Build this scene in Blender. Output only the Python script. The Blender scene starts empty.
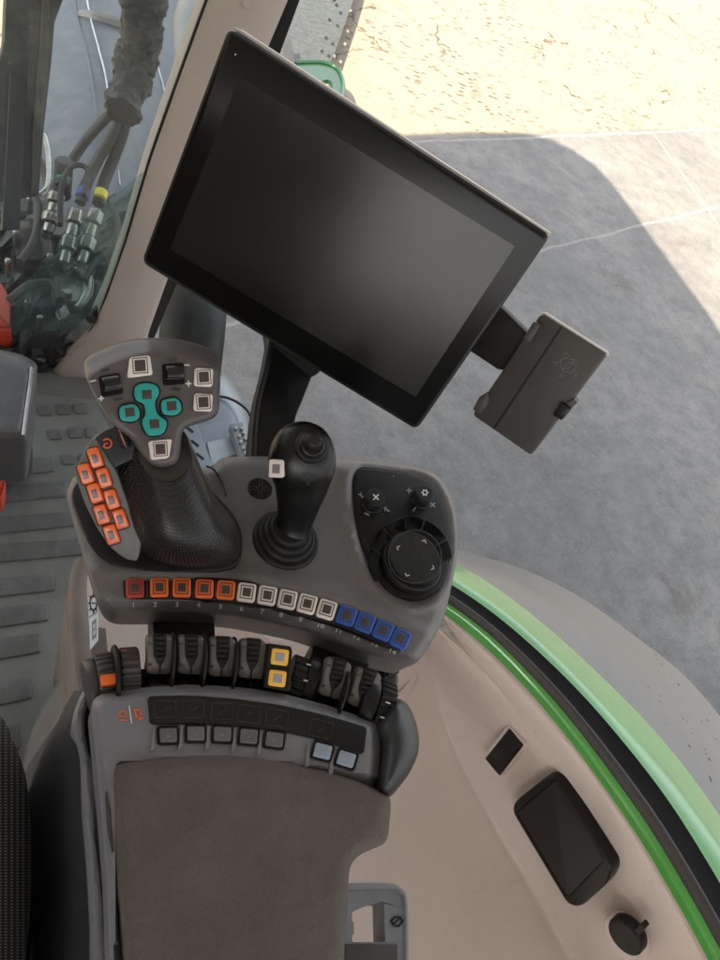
import bpy, bmesh, math, random
from mathutils import Vector as V, Matrix, noise
from mathutils.geometry import delaunay_2d_cdt
random.seed(4)
S = bpy.context.scene
COL = S.collection
rad = math.radians

# ------------------------------------------------------------------ camera
F = 720.0
C0 = V((0, 0, 1.35))
RX = V((0.88564517, 0.05872562, -0.46063428))
RY = V((-0.29633273, 0.83520569, -0.46326921))
RZ = V((0.3575186, 0.54679315, 0.75709821))
ROT = Matrix((RX, RY, RZ))                       # camera axes -> world
cam = bpy.data.objects.new('camera', bpy.data.cameras.new('camera'))
COL.objects.link(cam)
cam.matrix_world = Matrix.Translation(C0) @ ROT.to_4x4()
cam.data.sensor_fit = 'VERTICAL'
cam.data.sensor_height = 24.0
cam.data.lens = 24.0 * F / 960.0
cam.data.clip_start = 0.02
cam.data.clip_end = 2000
S.camera = cam
S.render.resolution_x, S.render.resolution_y = 768, 1024

def ray(px, py):
    return ROT @ V(((px - 360) / F, (480 - py) / F, -1.0))
def PZ(px, py, z):
    r = ray(px, py)
    return C0 + r * ((z - C0.z) / r.z)
def PD(px, py, d):
    return C0 + ray(px, py) * d

class Pl:                                        # a real plane in the cab
    def __init__(s, o, n):
        s.o = V(o); s.n = V(n).normalized()
        if s.n.dot(C0 - s.o) < 0: s.n = -s.n
    def p(s, px, py, h=0.0):
        r = ray(px, py)
        t = (s.o + s.n * h - C0).dot(s.n) / r.dot(s.n)
        return C0 + r * t
def Z(z): return Pl((0, 0, z), (0, 0, 1))
def P3(a, b, c): return Pl(a, (b - a).cross(c - a))

# ------------------------------------------------------------------ materials
def nodes(name):
    m = bpy.data.materials.new(name); m.use_nodes = True
    nt = m.node_tree
    return m, nt, nt.nodes['Principled BSDF']
def lin(c):
    return tuple(((x / 255) / 12.92 if x / 255 <= .04045 else ((x / 255 + .055) / 1.055) ** 2.4) for x in c) + (1,)
def M(name, col, rough=.5, metal=0, spec=.5, mott=0.12, mscale=14, grain=0.0, gscale=900, coat=0, dust=0.0, dcol=(.35, .31, .26), rv=.12, micro=.05, scuff=0.0):
    m, nt, b = nodes(name)
    L = nt.links
    tc = nt.nodes.new('ShaderNodeTexCoord')
    n1 = nt.nodes.new('ShaderNodeTexNoise'); n1.inputs['Scale'].default_value = mscale; n1.inputs['Detail'].default_value = 8
    n1.inputs['Roughness'].default_value = .65
    L.new(tc.outputs['Object'], n1.inputs['Vector'])
    mr = nt.nodes.new('ShaderNodeMapRange'); mr.inputs[1].default_value = .3; mr.inputs[2].default_value = .7
    mr.inputs[3].default_value = 1 - mott; mr.inputs[4].default_value = 1 + mott
    L.new(n1.outputs['Fac'], mr.inputs[0])
    vm = nt.nodes.new('ShaderNodeVectorMath'); vm.operation = 'SCALE'
    vm.inputs[0].default_value = col[:3]
    L.new(mr.outputs[0], vm.inputs['Scale'])
    out = vm.outputs[0]
    if micro > 0:
        n4 = nt.nodes.new('ShaderNodeTexNoise'); n4.inputs['Scale'].default_value = 420; n4.inputs['Detail'].default_value = 3; n4.inputs['Roughness'].default_value = .8
        L.new(tc.outputs['Object'], n4.inputs['Vector'])
        m4 = nt.nodes.new('ShaderNodeMapRange'); m4.inputs[1].default_value = .3; m4.inputs[2].default_value = .7
        m4.inputs[3].default_value = 1 - micro; m4.inputs[4].default_value = 1 + micro
        L.new(n4.outputs['Fac'], m4.inputs[0])
        v4 = nt.nodes.new('ShaderNodeVectorMath'); v4.operation = 'SCALE'; L.new(out, v4.inputs[0]); L.new(m4.outputs[0], v4.inputs['Scale']); out = v4.outputs[0]
    if scuff > 0:
        mp = nt.nodes.new('ShaderNodeMapping'); mp.inputs['Rotation'].default_value = (.3, .2, .7); mp.inputs['Scale'].default_value = (4, 60, 30)
        L.new(tc.outputs['Object'], mp.inputs[0])
        n5 = nt.nodes.new('ShaderNodeTexNoise'); n5.inputs['Scale'].default_value = 1.6; n5.inputs['Detail'].default_value = 4
        L.new(mp.outputs[0], n5.inputs['Vector'])
        m5 = nt.nodes.new('ShaderNodeMapRange'); m5.inputs[1].default_value = .66; m5.inputs[2].default_value = .72; m5.inputs[3].default_value = 0; m5.inputs[4].default_value = scuff
        L.new(n5.outputs['Fac'], m5.inputs[0])
        x5 = nt.nodes.new('ShaderNodeMix'); x5.data_type = 'RGBA'; L.new(m5.outputs[0], x5.inputs[0]); L.new(out, x5.inputs[6]); x5.inputs[7].default_value = tuple(c * .55 for c in col[:3]) + (1,)
        out = x5.outputs[2]
    if dust > 0:
        n2 = nt.nodes.new('ShaderNodeTexNoise'); n2.inputs['Scale'].default_value = mscale * 3.1; n2.inputs['Detail'].default_value = 10
        n2.inputs['Roughness'].default_value = .75
        L.new(tc.outputs['Object'], n2.inputs['Vector'])
        m2 = nt.nodes.new('ShaderNodeMapRange'); m2.inputs[1].default_value = .42; m2.inputs[2].default_value = .75
        m2.inputs[3].default_value = 0; m2.inputs[4].default_value = dust
        L.new(n2.outputs['Fac'], m2.inputs[0])
        mx = nt.nodes.new('ShaderNodeMix'); mx.data_type = 'RGBA'
        L.new(m2.outputs[0], mx.inputs[0]); L.new(out, mx.inputs[6]); mx.inputs[7].default_value = dcol + (1,)
        out = mx.outputs[2]
    L.new(out, b.inputs['Base Color'])
    rr = nt.nodes.new('ShaderNodeMapRange'); rr.inputs[1].default_value = .3; rr.inputs[2].default_value = .7
    rr.inputs[3].default_value = max(0.02, rough - rv * rough); rr.inputs[4].default_value = min(1, rough + rv * rough)
    L.new(n1.outputs['Fac'], rr.inputs[0]); L.new(rr.outputs[0], b.inputs['Roughness'])
    b.inputs['Metallic'].default_value = metal
    b.inputs['Specular IOR Level'].default_value = spec
    b.inputs['Coat Weight'].default_value = coat
    b.inputs['Coat Roughness'].default_value = .06
    if grain > 0:
        n3 = nt.nodes.new('ShaderNodeTexNoise'); n3.inputs['Scale'].default_value = gscale; n3.inputs['Detail'].default_value = 2
        L.new(tc.outputs['Object'], n3.inputs['Vector'])
        bp = nt.nodes.new('ShaderNodeBump'); bp.inputs['Strength'].default_value = grain; bp.inputs['Distance'].default_value = .001
        L.new(n3.outputs['Fac'], bp.inputs['Height']); L.new(bp.outputs[0], b.inputs['Normal'])
    return m

def M_dots(name, col, col2, scale, rough=.5, depth=.0012, mix=0.0, size=(.18, .42), stretch=(1, 1, 1)):
    m, nt, b = nodes(name); L = nt.links
    uv = nt.nodes.new('ShaderNodeTexCoord')
    mp = nt.nodes.new('ShaderNodeMapping'); mp.inputs['Scale'].default_value = stretch
    L.new(uv.outputs['UV'], mp.inputs[0])
    vo = nt.nodes.new('ShaderNodeTexVoronoi'); vo.inputs['Scale'].default_value = scale; vo.inputs['Randomness'].default_value = 0
    vo.voronoi_dimensions = '2D'
    L.new(mp.outputs[0], vo.inputs['Vector'])
    mr = nt.nodes.new('ShaderNodeMapRange'); mr.interpolation_type = 'SMOOTHSTEP'
    mr.inputs[1].default_value = size[0]; mr.inputs[2].default_value = size[1]; mr.inputs[3].default_value = 0; mr.inputs[4].default_value = 1
    L.new(vo.outputs['Distance'], mr.inputs[0])
    mx = nt.nodes.new('ShaderNodeMix'); mx.data_type = 'RGBA'
    mx.inputs[6].default_value = tuple(col2) + (1,); mx.inputs[7].default_value = tuple(col) + (1,)
    L.new(mr.outputs[0], mx.inputs[0]); L.new(mx.outputs[2], b.inputs['Base Color'])
    b.inputs['Roughness'].default_value = rough
    bp = nt.nodes.new('ShaderNodeBump'); bp.inputs['Strength'].default_value = 1; bp.inputs['Distance'].default_value = depth
    bp.invert = depth < 0; bp.inputs['Distance'].default_value = abs(depth)
    L.new(mr.outputs[0], bp.inputs['Height']); L.new(bp.outputs[0], b.inputs['Normal'])
    return m

def M_glass(name, tint=(1, 1, 1), dust=.1, dcol=(.5, .52, .52), gloss=.06, spots=.0, rough=.02):
    m, nt, b = nodes(name); L = nt.links
    nt.nodes.remove(b); o = nt.nodes['Material Output']
    tr = nt.nodes.new('ShaderNodeBsdfTransparent'); tr.inputs[0].default_value = tuple(tint) + (1,)
    gl = nt.nodes.new('ShaderNodeBsdfGlossy'); gl.inputs['Roughness'].default_value = rough
    df = nt.nodes.new('ShaderNodeBsdfDiffuse'); df.inputs[0].default_value = tuple(dcol) + (1,)
    fr = nt.nodes.new('ShaderNodeFresnel'); fr.inputs[0].default_value = 1.28
    mx = nt.nodes.new('ShaderNodeMixShader'); L.new(fr.outputs[0], mx.inputs[0]); L.new(tr.outputs[0], mx.inputs[1]); L.new(gl.outputs[0], mx.inputs[2])
    tc = nt.nodes.new('ShaderNodeTexCoord')
    n1 = nt.nodes.new('ShaderNodeTexNoise'); n1.inputs['Scale'].default_value = 9; n1.inputs['Detail'].default_value = 9; n1.inputs['Roughness'].default_value = .7
    L.new(tc.outputs['Object'], n1.inputs['Vector'])
    mr = nt.nodes.new('ShaderNodeMapRange'); mr.inputs[1].default_value = .3; mr.inputs[2].default_value = .75
    mr.inputs[3].default_value = dust * .5; mr.inputs[4].default_value = dust * 1.6
    L.new(n1.outputs['Fac'], mr.inputs[0]); fac = mr.outputs[0]
    if spots > 0:
        vo = nt.nodes.new('ShaderNodeTexVoronoi'); vo.inputs['Scale'].default_value = 55
        L.new(tc.outputs['Object'], vo.inputs['Vector'])
        m3 = nt.nodes.new('ShaderNodeMapRange'); m3.inputs[1].default_value = .05; m3.inputs[2].default_value = .12
        m3.inputs[3].default_value = spots; m3.inputs[4].default_value = 0
        L.new(vo.outputs['Distance'], m3.inputs[0])
        ad = nt.nodes.new('ShaderNodeMath'); ad.operation = 'ADD'; L.new(fac, ad.inputs[0]); L.new(m3.outputs[0], ad.inputs[1]); fac = ad.outputs[0]
    m2 = nt.nodes.new('ShaderNodeMixShader'); L.new(fac, m2.inputs[0]); L.new(mx.outputs[0], m2.inputs[1]); L.new(df.outputs[0], m2.inputs[2])
    L.new(m2.outputs[0], o.inputs[0])
    return m

GREY = M('grey_plastic', (.120, .116, .116), .40, spec=.5, micro=.10, mott=.10, mscale=25, grain=.25, gscale=1500, dust=.05)
GREYL = M('light_grey_plastic', (.165, .170, .188), .42, spec=.5, mott=.08, mscale=20, grain=.2, gscale=1500)
HEADG = M('joystick_grey', (.088, .082, .080), .38, spec=.5, mott=.08, mscale=30, grain=.15, gscale=1500)
BLACK = M('black_plastic', (.006, .006, .0065), .34, spec=.3, mott=.2, mscale=40, grain=.2, gscale=1200)
BLACKM = M('black_matte', (.0075, .0072, .0072), .5, spec=.26, mott=.2, mscale=30, grain=.3, gscale=1200, dust=.04)
DGREY = M('dark_grey_plastic', (.045, .042, .041), .48, mott=.15, mscale=40, grain=.2)
GLOSS = M('black_gloss', (.004, .004, .005), .12, spec=.25, mott=.1)
NAVY = M('navy_plastic', (.018, .020, .028), .45, mott=.15, mscale=15, grain=.25)
NAVYT = M('navy_panel', (.017, .019, .026), .6, mott=.35, mscale=9, grain=.4, gscale=300, dust=.05)
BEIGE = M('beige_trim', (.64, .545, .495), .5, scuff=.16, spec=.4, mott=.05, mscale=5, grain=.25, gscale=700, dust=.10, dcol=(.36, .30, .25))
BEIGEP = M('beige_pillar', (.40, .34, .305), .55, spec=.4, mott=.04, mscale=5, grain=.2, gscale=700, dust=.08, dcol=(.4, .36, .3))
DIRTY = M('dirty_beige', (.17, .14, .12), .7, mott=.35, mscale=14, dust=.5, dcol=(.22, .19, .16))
SUEDE = M('suede', (.120, .106, .094), .92, micro=.12, spec=.15, mott=.22, mscale=11, grain=.9, gscale=1800, dust=.14, dcol=(.16, .13, .105))
GREEN = M('green_paint', (.065, .33, .05), .25, mott=.10, mscale=6, coat=.7, dust=.12, dcol=(.25, .35, .2))
GREEND = M('dark_green_paint', (.006, .035, .012), .3, mott=.1, coat=.4)
FEXT = M('fender_extension_plastic', (.17, .168, .168), .36, mott=.1, mscale=6, grain=.3, gscale=500, dust=.45, dcol=(.26, .24, .22))
RUBBER = M('rubber_seal', (.035, .031, .03), .6, mott=.3, mscale=40, dust=.2, dcol=(.12, .10, .09))
FLOORM = M('floor_rubber', (.150, .157, .148), .55, mott=.22, mscale=7, grain=.4, gscale=500, dust=.30, dcol=(.26, .25, .22))
FLOORR = M('floor_rib', (.095, .103, .103), .5, mott=.3, mscale=18, grain=.4, gscale=600, dust=.35, dcol=(.22, .21, .19))
ORANGE = M('orange_key', (.80, .13, .018), .32, mott=.03, coat=.2)
RED = M('red_key', (.42, .035, .02), .32, mott=.03, coat=.2)
WHITE = M('white_key', (.72, .66, .62), .35, mott=.03)
BLUE = M('blue_key', (.008, .085, .42), .32, mott=.03, coat=.2)
TEAL = M('teal_key', (.02, .33, .30), .35, mott=.05, coat=.1)
YELLOW = M('yellow_key', (.80, .44, .06), .35, mott=.03)
KEYC = M('key_centre', (.060, .045, .040), .4, mott=.1, mscale=60)
KEYG = M('glass_key', (.10, .10, .105), .10, mott=.12, mscale=40, coat=.5)
KEYB = M('sky_reflection_key', (.25, .30, .37), .08, mott=.1, mscale=30, coat=.6)  # brighter copy of the glass key, sky reflection put into its colour
PRINT = M('white_print', (.62, .62, .62), .5, mott=.05)
PRINTD = M('dim_print', (.24, .24, .25), .5, mott=.05)
PRINTO = M('orange_print', (.75, .13, .04), .5, mott=.05)
SCREEN = M('screen_glass', (.013, .0125, .012), .21, mott=.12, mscale=9, spec=.24, rv=.12)
BEZEL = M('screen_bezel', (.004, .004, .004), .22, spec=.2, rv=.0, micro=0, mott=.02, mscale=20)
CASE = M('monitor_case', (.010, .0095, .0095), .32, spec=.35, mott=.15, grain=.15)
HOLD = M('holder_plastic', (.036, .031, .028), .42, mott=.12, mscale=25, grain=.2, gscale=1500)
STEEL = M('worn_steel', (.33, .33, .31), .28, metal=.85, mott=.25, mscale=30)
TANKM = M('pale_metal', (.20, .235, .26), .35, metal=.4, mott=.15, mscale=8)
HOSE = M('hose_rubber', (.022, .021, .020), .6, mott=.4, mscale=30, dust=.3, dcol=(.10, .09, .08))
SLEEVE = M('hose_sleeve', (.026, .023, .021), .62, mott=.4, mscale=16, dust=.4, dcol=(.12, .105, .09))
FFEND = M('front_fender_plastic', (.055, .066, .086), .4, mott=.16, mscale=5, dust=.30, dcol=(.24, .25, .28))
FRAME = M('frame_steel', (.032, .030, .028), .6, mott=.5, mscale=9, dust=.6, dcol=(.14, .12, .095))
MACH = M('machine_dark', (.022, .023, .025), .5, mott=.5, mscale=12, dust=.2, dcol=(.12, .12, .11))
REDP = M('red_paint', (.45, .045, .02), .4, mott=.1)
TYRE = M('tyre_rubber', (.035, .042, .04), .55, mott=.4, mscale=5, dust=.35, dcol=(.11, .12, .11))
COWL = M('cowl_grey', (.16, .185, .215), .6, mott=.2, mscale=9, dust=.4, dcol=(.2, .22, .24))
STICK = M('sticker_white', (.75, .77, .86), .35, mott=.04)
BLUET = M('blue_tag', (.03, .09, .35), .5)
YELT = M('yellow_tag', (.7, .6, .05), .5)
GREENT = M('green_tag', (.08, .3, .2), .5)
HEADL = M('headliner', (.55, .535, .51), .9, mott=.1)
DIMPLE = M_dots('dimpled_grip', (.008, .0075, .007), (.024, .022, .020), 30, .34, .0016, size=(.18, .42))
FABRIC = M_dots('seat_fabric', (.012, .012, .012), (.20, .20, .19), 19, .85, .0012, size=(.16, .30), stretch=(.9, 1.7, 1))
WSG = M_glass('windshield_glass', (.93, .97, .96), .05, (.42, .44, .44), spots=.25)
WSD = M_glass('reflection_glass', (.80, .88, .86), .07, (.36, .42, .43), spots=.2)  # hazier glass, imitates a reflection in the pane
SWG = M_glass('side_glass', (.99, 1, 1), .004, (.5, .5, .5))
SMK = M_glass('smoked_display', (.5, .5, .55), .02, (.1, .1, .1), rough=.10)

# ------------------------------------------------------------------ building helpers
def thing(name, loc, label, cat, group=None):
    o = bpy.data.objects.new(name, None); COL.objects.link(o)
    o.location = loc; o.empty_display_size = .02
    o['label'] = label; o['category'] = cat
    if group: o['group'] = group
    return o
def base_of(o):
    while o.parent: o = o.parent
    return V(o.location)
def link(name, bm, mat, parent=None, sharp=38, label=None, loc=None):
    me = bpy.data.meshes.new(name)
    off = V((0, 0, 0))
    if parent is not None: off = base_of(parent)
    elif loc is not None: off = V(loc)
    for v in bm.verts: v.co -= off
    bmesh.ops.recalc_face_normals(bm, faces=bm.faces[:])
    bm.to_mesh(me); bm.free()
    for p in me.polygons: p.use_smooth = len(p.vertices) <= 4
    me.set_sharp_from_angle(angle=rad(sharp))
    for m in (mat if isinstance(mat, (list, tuple)) else [mat]): me.materials.append(m)
    o = bpy.data.objects.new(name, me); COL.objects.link(o)
    if parent is not None: o.parent = parent
    elif loc is not None: o.location = loc
    if label: o['label'] = label
    return o
def tag(o, label, cat, group=None):
    o['label'] = label; o['category'] = cat
    if group: o['group'] = group
    return o

def cr(pts, k=6, closed=True):                   # Catmull-Rom through points (2D or more)
    n = len(pts); out = []
    rng = range(n) if closed else range(n - 1)
    for i in rng:
        g = (lambda j: pts[j % n]) if closed else (lambda j: pts[max(0, min(n - 1, j))])
        a, b, c, d = g(i - 1), g(i), g(i + 1), g(i + 2)
        for j in range(k):
            t = j / k
            out.append(tuple(.5 * ((2 * b[q]) + (-a[q] + c[q]) * t + (2 * a[q] - 5 * b[q] + 4 * c[q] - d[q]) * t * t + (-a[q] + 3 * b[q] - 3 * c[q] + d[q]) * t ** 3) for q in range(len(b))))
    if not closed: out.append(tuple(pts[-1]))
    return out
def rnd(pts, r, k=5):                            # polygon with rounded corners
    out = []; n = len(pts)
    for i in range(n):
        a, b, c = V(pts[i - 1][:2]), V(pts[i][:2]), V(pts[(i + 1) % n][:2])
        rr = r[i] if isinstance(r, (list, tuple)) else r
        d1 = min(rr, (a - b).length * .48); d2 = min(rr, (c - b).length * .48)
        p = b + (a - b).normalized() * d1; q = b + (c - b).normalized() * d2
        if rr <= 0: out.append(tuple(b)); continue
        for j in range(k + 1):
            t = j / k
            out.append(tuple(p * (1 - t) ** 2 + b * 2 * t * (1 - t) + q * t * t))
    return out
def rr(cx, cy, w, h, rot=0, r=3, sk=0):
    a = rad(rot); ca, sa = math.cos(a), math.sin(a)
    q = [(-w / 2, -h / 2), (w / 2, -h / 2), (w / 2 , h / 2), (-w / 2, h / 2)]
    return rnd([(cx + x * ca - y * sa, cy + x * sa + y * ca) for x, y in q], r, 4)
def circ(cx, cy, r, n=32, ry=None):
    ry = ry or r
    return [(cx + r * math.cos(2 * math.pi * i / n), cy + ry * math.sin(2 * math.pi * i / n)) for i in range(n)]
def resample(pts, n, closed=True):
    P = [V(p) for p in pts]
    if closed: P = P + [P[0]]
    L = [0]
    for a, b in zip(P, P[1:]): L.append(L[-1] + (b - a).length)
    out = []; j = 0
    for i in range(n):
        t = L[-1] * i / (n if closed else n - 1)
        while j < len(L) - 2 and L[j + 1] < t: j += 1
        f = (t - L[j]) / max(1e-9, L[j + 1] - L[j])
        out.append(P[j].lerp(P[j + 1], min(1, f)))
    return out
def area(p): return sum(a[0] * b[1] - b[0] * a[1] for a, b in zip(p, p[1:] + p[:1])) / 2
def inset(pts, d):                               # shrink a 2D polygon
    s = 1 if area(pts) > 0 else -1
    n = len(pts); out = []
    for i in range(n):
        a, b, c = V(pts[i - 1][:2]), V(pts[i][:2]), V(pts[(i + 1) % n][:2])
        e1 = (b - a); e2 = (c - b)
        if e1.length < 1e-6: e1 = e2
        if e2.length < 1e-6: e2 = e1
        e1 = e1.normalized(); e2 = e2.normalized()
        n1 = V((-e1.y, e1.x)) * s; n2 = V((-e2.y, e2.x)) * s
        m = n1 + n2
        m = m.normalized() if m.length > 1e-6 else n1
        out.append(tuple(b + m * d / max(.5, m.dot(n1))))
    return out

def slab(pts, pl, t=.004, bev=.6, h=0.0, bh=None, seg=3, bm=None, mi=0):
    """outline in photo units on a real plane, bevelled top edge, walls t deep. bev: inset (units), bh: bevel height (m)"""
    bm = bm or bmesh.new()
    if bh is None: bh = bev * .001
    rings = [[pl.p(x, y, h - t) for x, y in pts]]
    # keep walls perpendicular to the plane
    base = [pl.p(x, y, h) for x, y in pts]
    rings[0] = [b - pl.n * t for b in base]
    if bev > 0:
        for j in range(seg + 1):
            a = math.pi / 2 * j / seg
            q = inset(pts, bev * (1 - math.cos(a)))
            rings.append([pl.p(x, y, h) - pl.n * bh * (1 - math.sin(a)) for x, y in q])
    else: rings.append(base)
    vr = [[bm.verts.new(p) for p in r] for r in rings]
    n = len(pts); fs = []
    for a, b in zip(vr, vr[1:]):
        for i in range(n):
            fs.append(bm.faces.new((a[i], a[(i + 1) % n], b[(i + 1) % n], b[i])))
    fs.append(bm.faces.new(vr[-1])); fs.append(bm.faces.new(vr[0][::-1]))
    for f in fs: f.material_index = mi
    return bm
def ringslab(po, pi, pl, t=.002, h=0.0, bm=None, mi=0):
    bm = bm or bmesh.new()
    n = len(po)
    A = [pl.p(x, y, h) for x, y in po]; B = [pl.p(x, y, h) for x, y in pi]
    a = [bm.verts.new(p) for p in A]; b = [bm.verts.new(p) for p in B]
    c = [bm.verts.new(p - pl.n * t) for p in A]; d = [bm.verts.new(p - pl.n * t) for p in B]
    for i in range(n):
        j = (i + 1) % n
        for q in ((a[i], a[j], b[j], b[i]), (c[i], c[j], a[j], a[i]), (b[i], b[j], d[j], d[i]), (d[i], d[j], c[j], c[i])):
            bm.faces.new(q).material_index = mi
    return bm
def pin(x, y, poly):
    c = False; n = len(poly); j = n - 1
    for i in range(n):
        if (poly[i][1] > y) != (poly[j][1] > y) and x < (poly[j][0] - poly[i][0]) * (y - poly[i][1]) / (poly[j][1] - poly[i][1]) + poly[i][0]: c = not c
        j = i
    return c
def dist(x, y, poly):
    best = 1e9; n = len(poly)
    for i in range(n):
        x1, y1 = poly[i - 1]; x2, y2 = poly[i]
        dx, dy = x2 - x1, y2 - y1; L = dx * dx + dy * dy
        t = 0 if L == 0 else max(0, min(1, ((x - x1) * dx + (y - y1) * dy) / L))
        d = (x1 + dx * t - x) ** 2 + (y1 + dy * t - y) ** 2
        if d < best: best = d
    return math.sqrt(best)
def sstep(t): t = max(0, min(1, t)); return t * t * (3 - 2 * t)
def hplate(outline, pl, hf, step=5, t=.02, uvs=None, taper=0.0):
    """moulded shell: outline in photo units on plane pl, hf(px,py,d) = height of the skin, walls t deep"""
    ol0 = [tuple(p[:2]) for p in outline]; ol = []
    for a_, b_ in zip(ol0, ol0[1:] + ol0[:1]):
        L_ = math.dist(a_, b_)
        if L_ < .05: continue
        k_ = max(1, int(L_ / (step * .7)))
        ol += [(a_[0] + (b_[0] - a_[0]) * i / k_, a_[1] + (b_[1] - a_[1]) * i / k_) for i in range(k_)]
    vs = [V(p) for p in ol]; rings = [0]
    for dd in (step * .25, step * .55, step):
        q = resample(inset(ol, dd), len(ol))
        for p in q:
            if pin(p.x, p.y, ol) and dist(p.x, p.y, ol) > dd * .85: vs.append(V((p.x, p.y)))
    xs = [p[0] for p in ol]; ys = [p[1] for p in ol]
    x = min(xs)
    while x < max(xs):
        y = min(ys)
        while y < max(ys):
            if pin(x, y, ol) and dist(x, y, ol) > step * 1.5: vs.append(V((x, y)))
            y += step
        x += step
    r = delaunay_2d_cdt(vs, [], [list(range(len(ol)))], 1, 1e-5)
    bm = bmesh.new(); uvl = bm.loops.layers.uv.new('UVMap')
    bv = []
    for p in r[0]:
        d = dist(p.x, p.y, ol)
        bv.append(bm.verts.new(pl.p(p.x, p.y, 0) + pl.n * 0 if False else pl.p(p.x, p.y, hf(p.x, p.y, d))))
    for f in r[2]:
        try: fc = bm.faces.new([bv[i] for i in f])
        except ValueError: continue
        for l, i in zip(fc.loops, f): l[uvl].uv = (r[0][i].x / 100, r[0][i].y / 100)
    be = [e for e in bm.edges if len(e.link_faces) == 1]
    ex = bmesh.ops.extrude_edge_only(bm, edges=be)
    nv = [v for v in ex['geom'] if isinstance(v, bmesh.types.BMVert)]
    c = sum((v.co for v in nv), V((0, 0, 0))) / len(nv)
    for v in nv:
        v.co -= pl.n * t
        if taper: v.co += (c - v.co) * taper
    return bm
def loft(rings, closed=True, cap=True, uvs=(1, 1), bm=None):
    bm = bm or bmesh.new()
    uvl = bm.loops.layers.uv.verify()
    vr = [[bm.verts.new(p) for p in r] for r in rings]
    n = len(rings[0]); m = len(rings)
    for j in range(m - 1):
        for i in range(n if closed else n - 1):
            k = (i + 1) % n
            f = bm.faces.new((vr[j][i], vr[j][k], vr[j + 1][k], vr[j + 1][i]))
            for l, (u, v) in zip(f.loops, ((i, j), (i + 1, j), (i + 1, j + 1), (i, j + 1))):
                l[uvl].uv = (u / n * uvs[0], v / (m - 1) * uvs[1])
    if cap and closed:
        bm.faces.new(vr[0][::-1]); bm.faces.new(vr[-1])
    return bm
def crv3(pts, n):                                # open curve through 3D points, n samples
    return resample(cr([tuple(p) for p in pts], 8, False), n, False)
def tube(pts, r, seg=12, bm=None, smooth=True, k=6):
    P = [V(p) for p in (cr([tuple(p) for p in pts], k, False) if smooth else pts)]
    n = len(P); R = []
    for i in range(n):
        f = i / max(1, n - 1)
        if isinstance(r, (list, tuple)):
            q = f * (len(r) - 1); a = int(min(q, len(r) - 2)); R.append(r[a] + (r[a + 1] - r[a]) * (q - a))
        else: R.append(r)
    T = [(P[min(n - 1, i + 1)] - P[max(0, i - 1)]).normalized() for i in range(n)]
    u = T[0].orthogonal().normalized(); rings = []
    for i in range(n):
        u = (u - T[i] * u.dot(T[i])).normalized(); w = T[i].cross(u)
        rings.append([P[i] + (u * math.cos(2 * math.pi * j / seg) + w * math.sin(2 * math.pi * j / seg)) * R[i] for j in range(seg)])
    return loft(rings, bm=bm)
def drum(a, b, r, ribs=0, depth=.001, bev=.0015, seg=48, bm=None, hollow=False):
    """cylinder from a to b, optional ribs around it"""
    ax = (b - a); L = ax.length; ax.normalize()
    u = ax.orthogonal().normalized(); w = ax.cross(u)
    if ribs: seg = ribs * 4
    def ring(t, rad_, rb=True):
        out = []
        for j in range(seg):
            q = rad_
            if ribs and rb: q += depth * (0, 1, 1, 0)[j % 4]
            an = 2 * math.pi * j / seg
            out.append(a + ax * t + (u * math.cos(an) + w * math.sin(an)) * q)
        return out
    rings = [ring(0, r - bev, False), ring(0, r - bev * .8), ring(bev * .4, r - bev * .25), ring(bev, r), ring(L - bev, r), ring(L - bev * .4, r - bev * .25), ring(L, r - bev * .8), ring(L, r - bev, False)]
    return loft(rings, bm=bm)
def knob(px, py, rpx, pl, h0, h1, ribs=0, bev=.0015, depth=.0008, bm=None, flare=0):
    c = pl.p(px, py, h1); sc = (c - C0).dot(-RZc) / F
    return drum(c - pl.n * (h1 - h0), c, rpx * sc, ribs, depth, bev, bm=bm)
RZc = V((ROT[0][2], ROT[1][2], ROT[2][2]))       # camera z axis in the world
def boxbm(c, s, rotz=0, bev=.002, bm=None, R=None):
    b = bmesh.new(); bmesh.ops.create_cube(b, size=1)
    for v in b.verts: v.co = V((v.co.x * s[0], v.co.y * s[1], v.co.z * s[2]))
    if bev: bmesh.ops.bevel(b, geom=b.edges[:], offset=bev, segments=2, affect='EDGES', profile=.7)
    mt = Matrix.Translation(V(c)) @ (R.to_4x4() if R else Matrix.Rotation(rotz, 4, 'Z'))
    bmesh.ops.transform(b, matrix=mt, verts=b.verts[:])
    if bm is None: return b
    me = bpy.data.meshes.new('t'); b.to_mesh(me); b.free(); bm.from_mesh(me); bpy.data.meshes.remove(me)
    return bm
def blob(st, pl, ratio=.8, seg=24):
    """organic handle; stations (px, py, height, half width)"""
    st = cr(st, 5, False)
    P = [pl.p(s[0], s[1], s[2]) for s in st]; n = len(P); rings = []
    for i in range(n):
        T = (P[min(n - 1, i + 1)] - P[max(0, i - 1)]).normalized()
        vd = (C0 - P[i]).normalized(); Sx = T.cross(vd).normalized(); D = Sx.cross(T)
        r = st[i][3] * (P[i] - C0).dot(-RZc) / F
        rt = ratio
        rings.append([P[i] + Sx * r * math.cos(2 * math.pi * j / seg) + D * r * rt * math.sin(2 * math.pi * j / seg) for j in range(seg)])
    return loft(rings, uvs=(6, 4))
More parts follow.
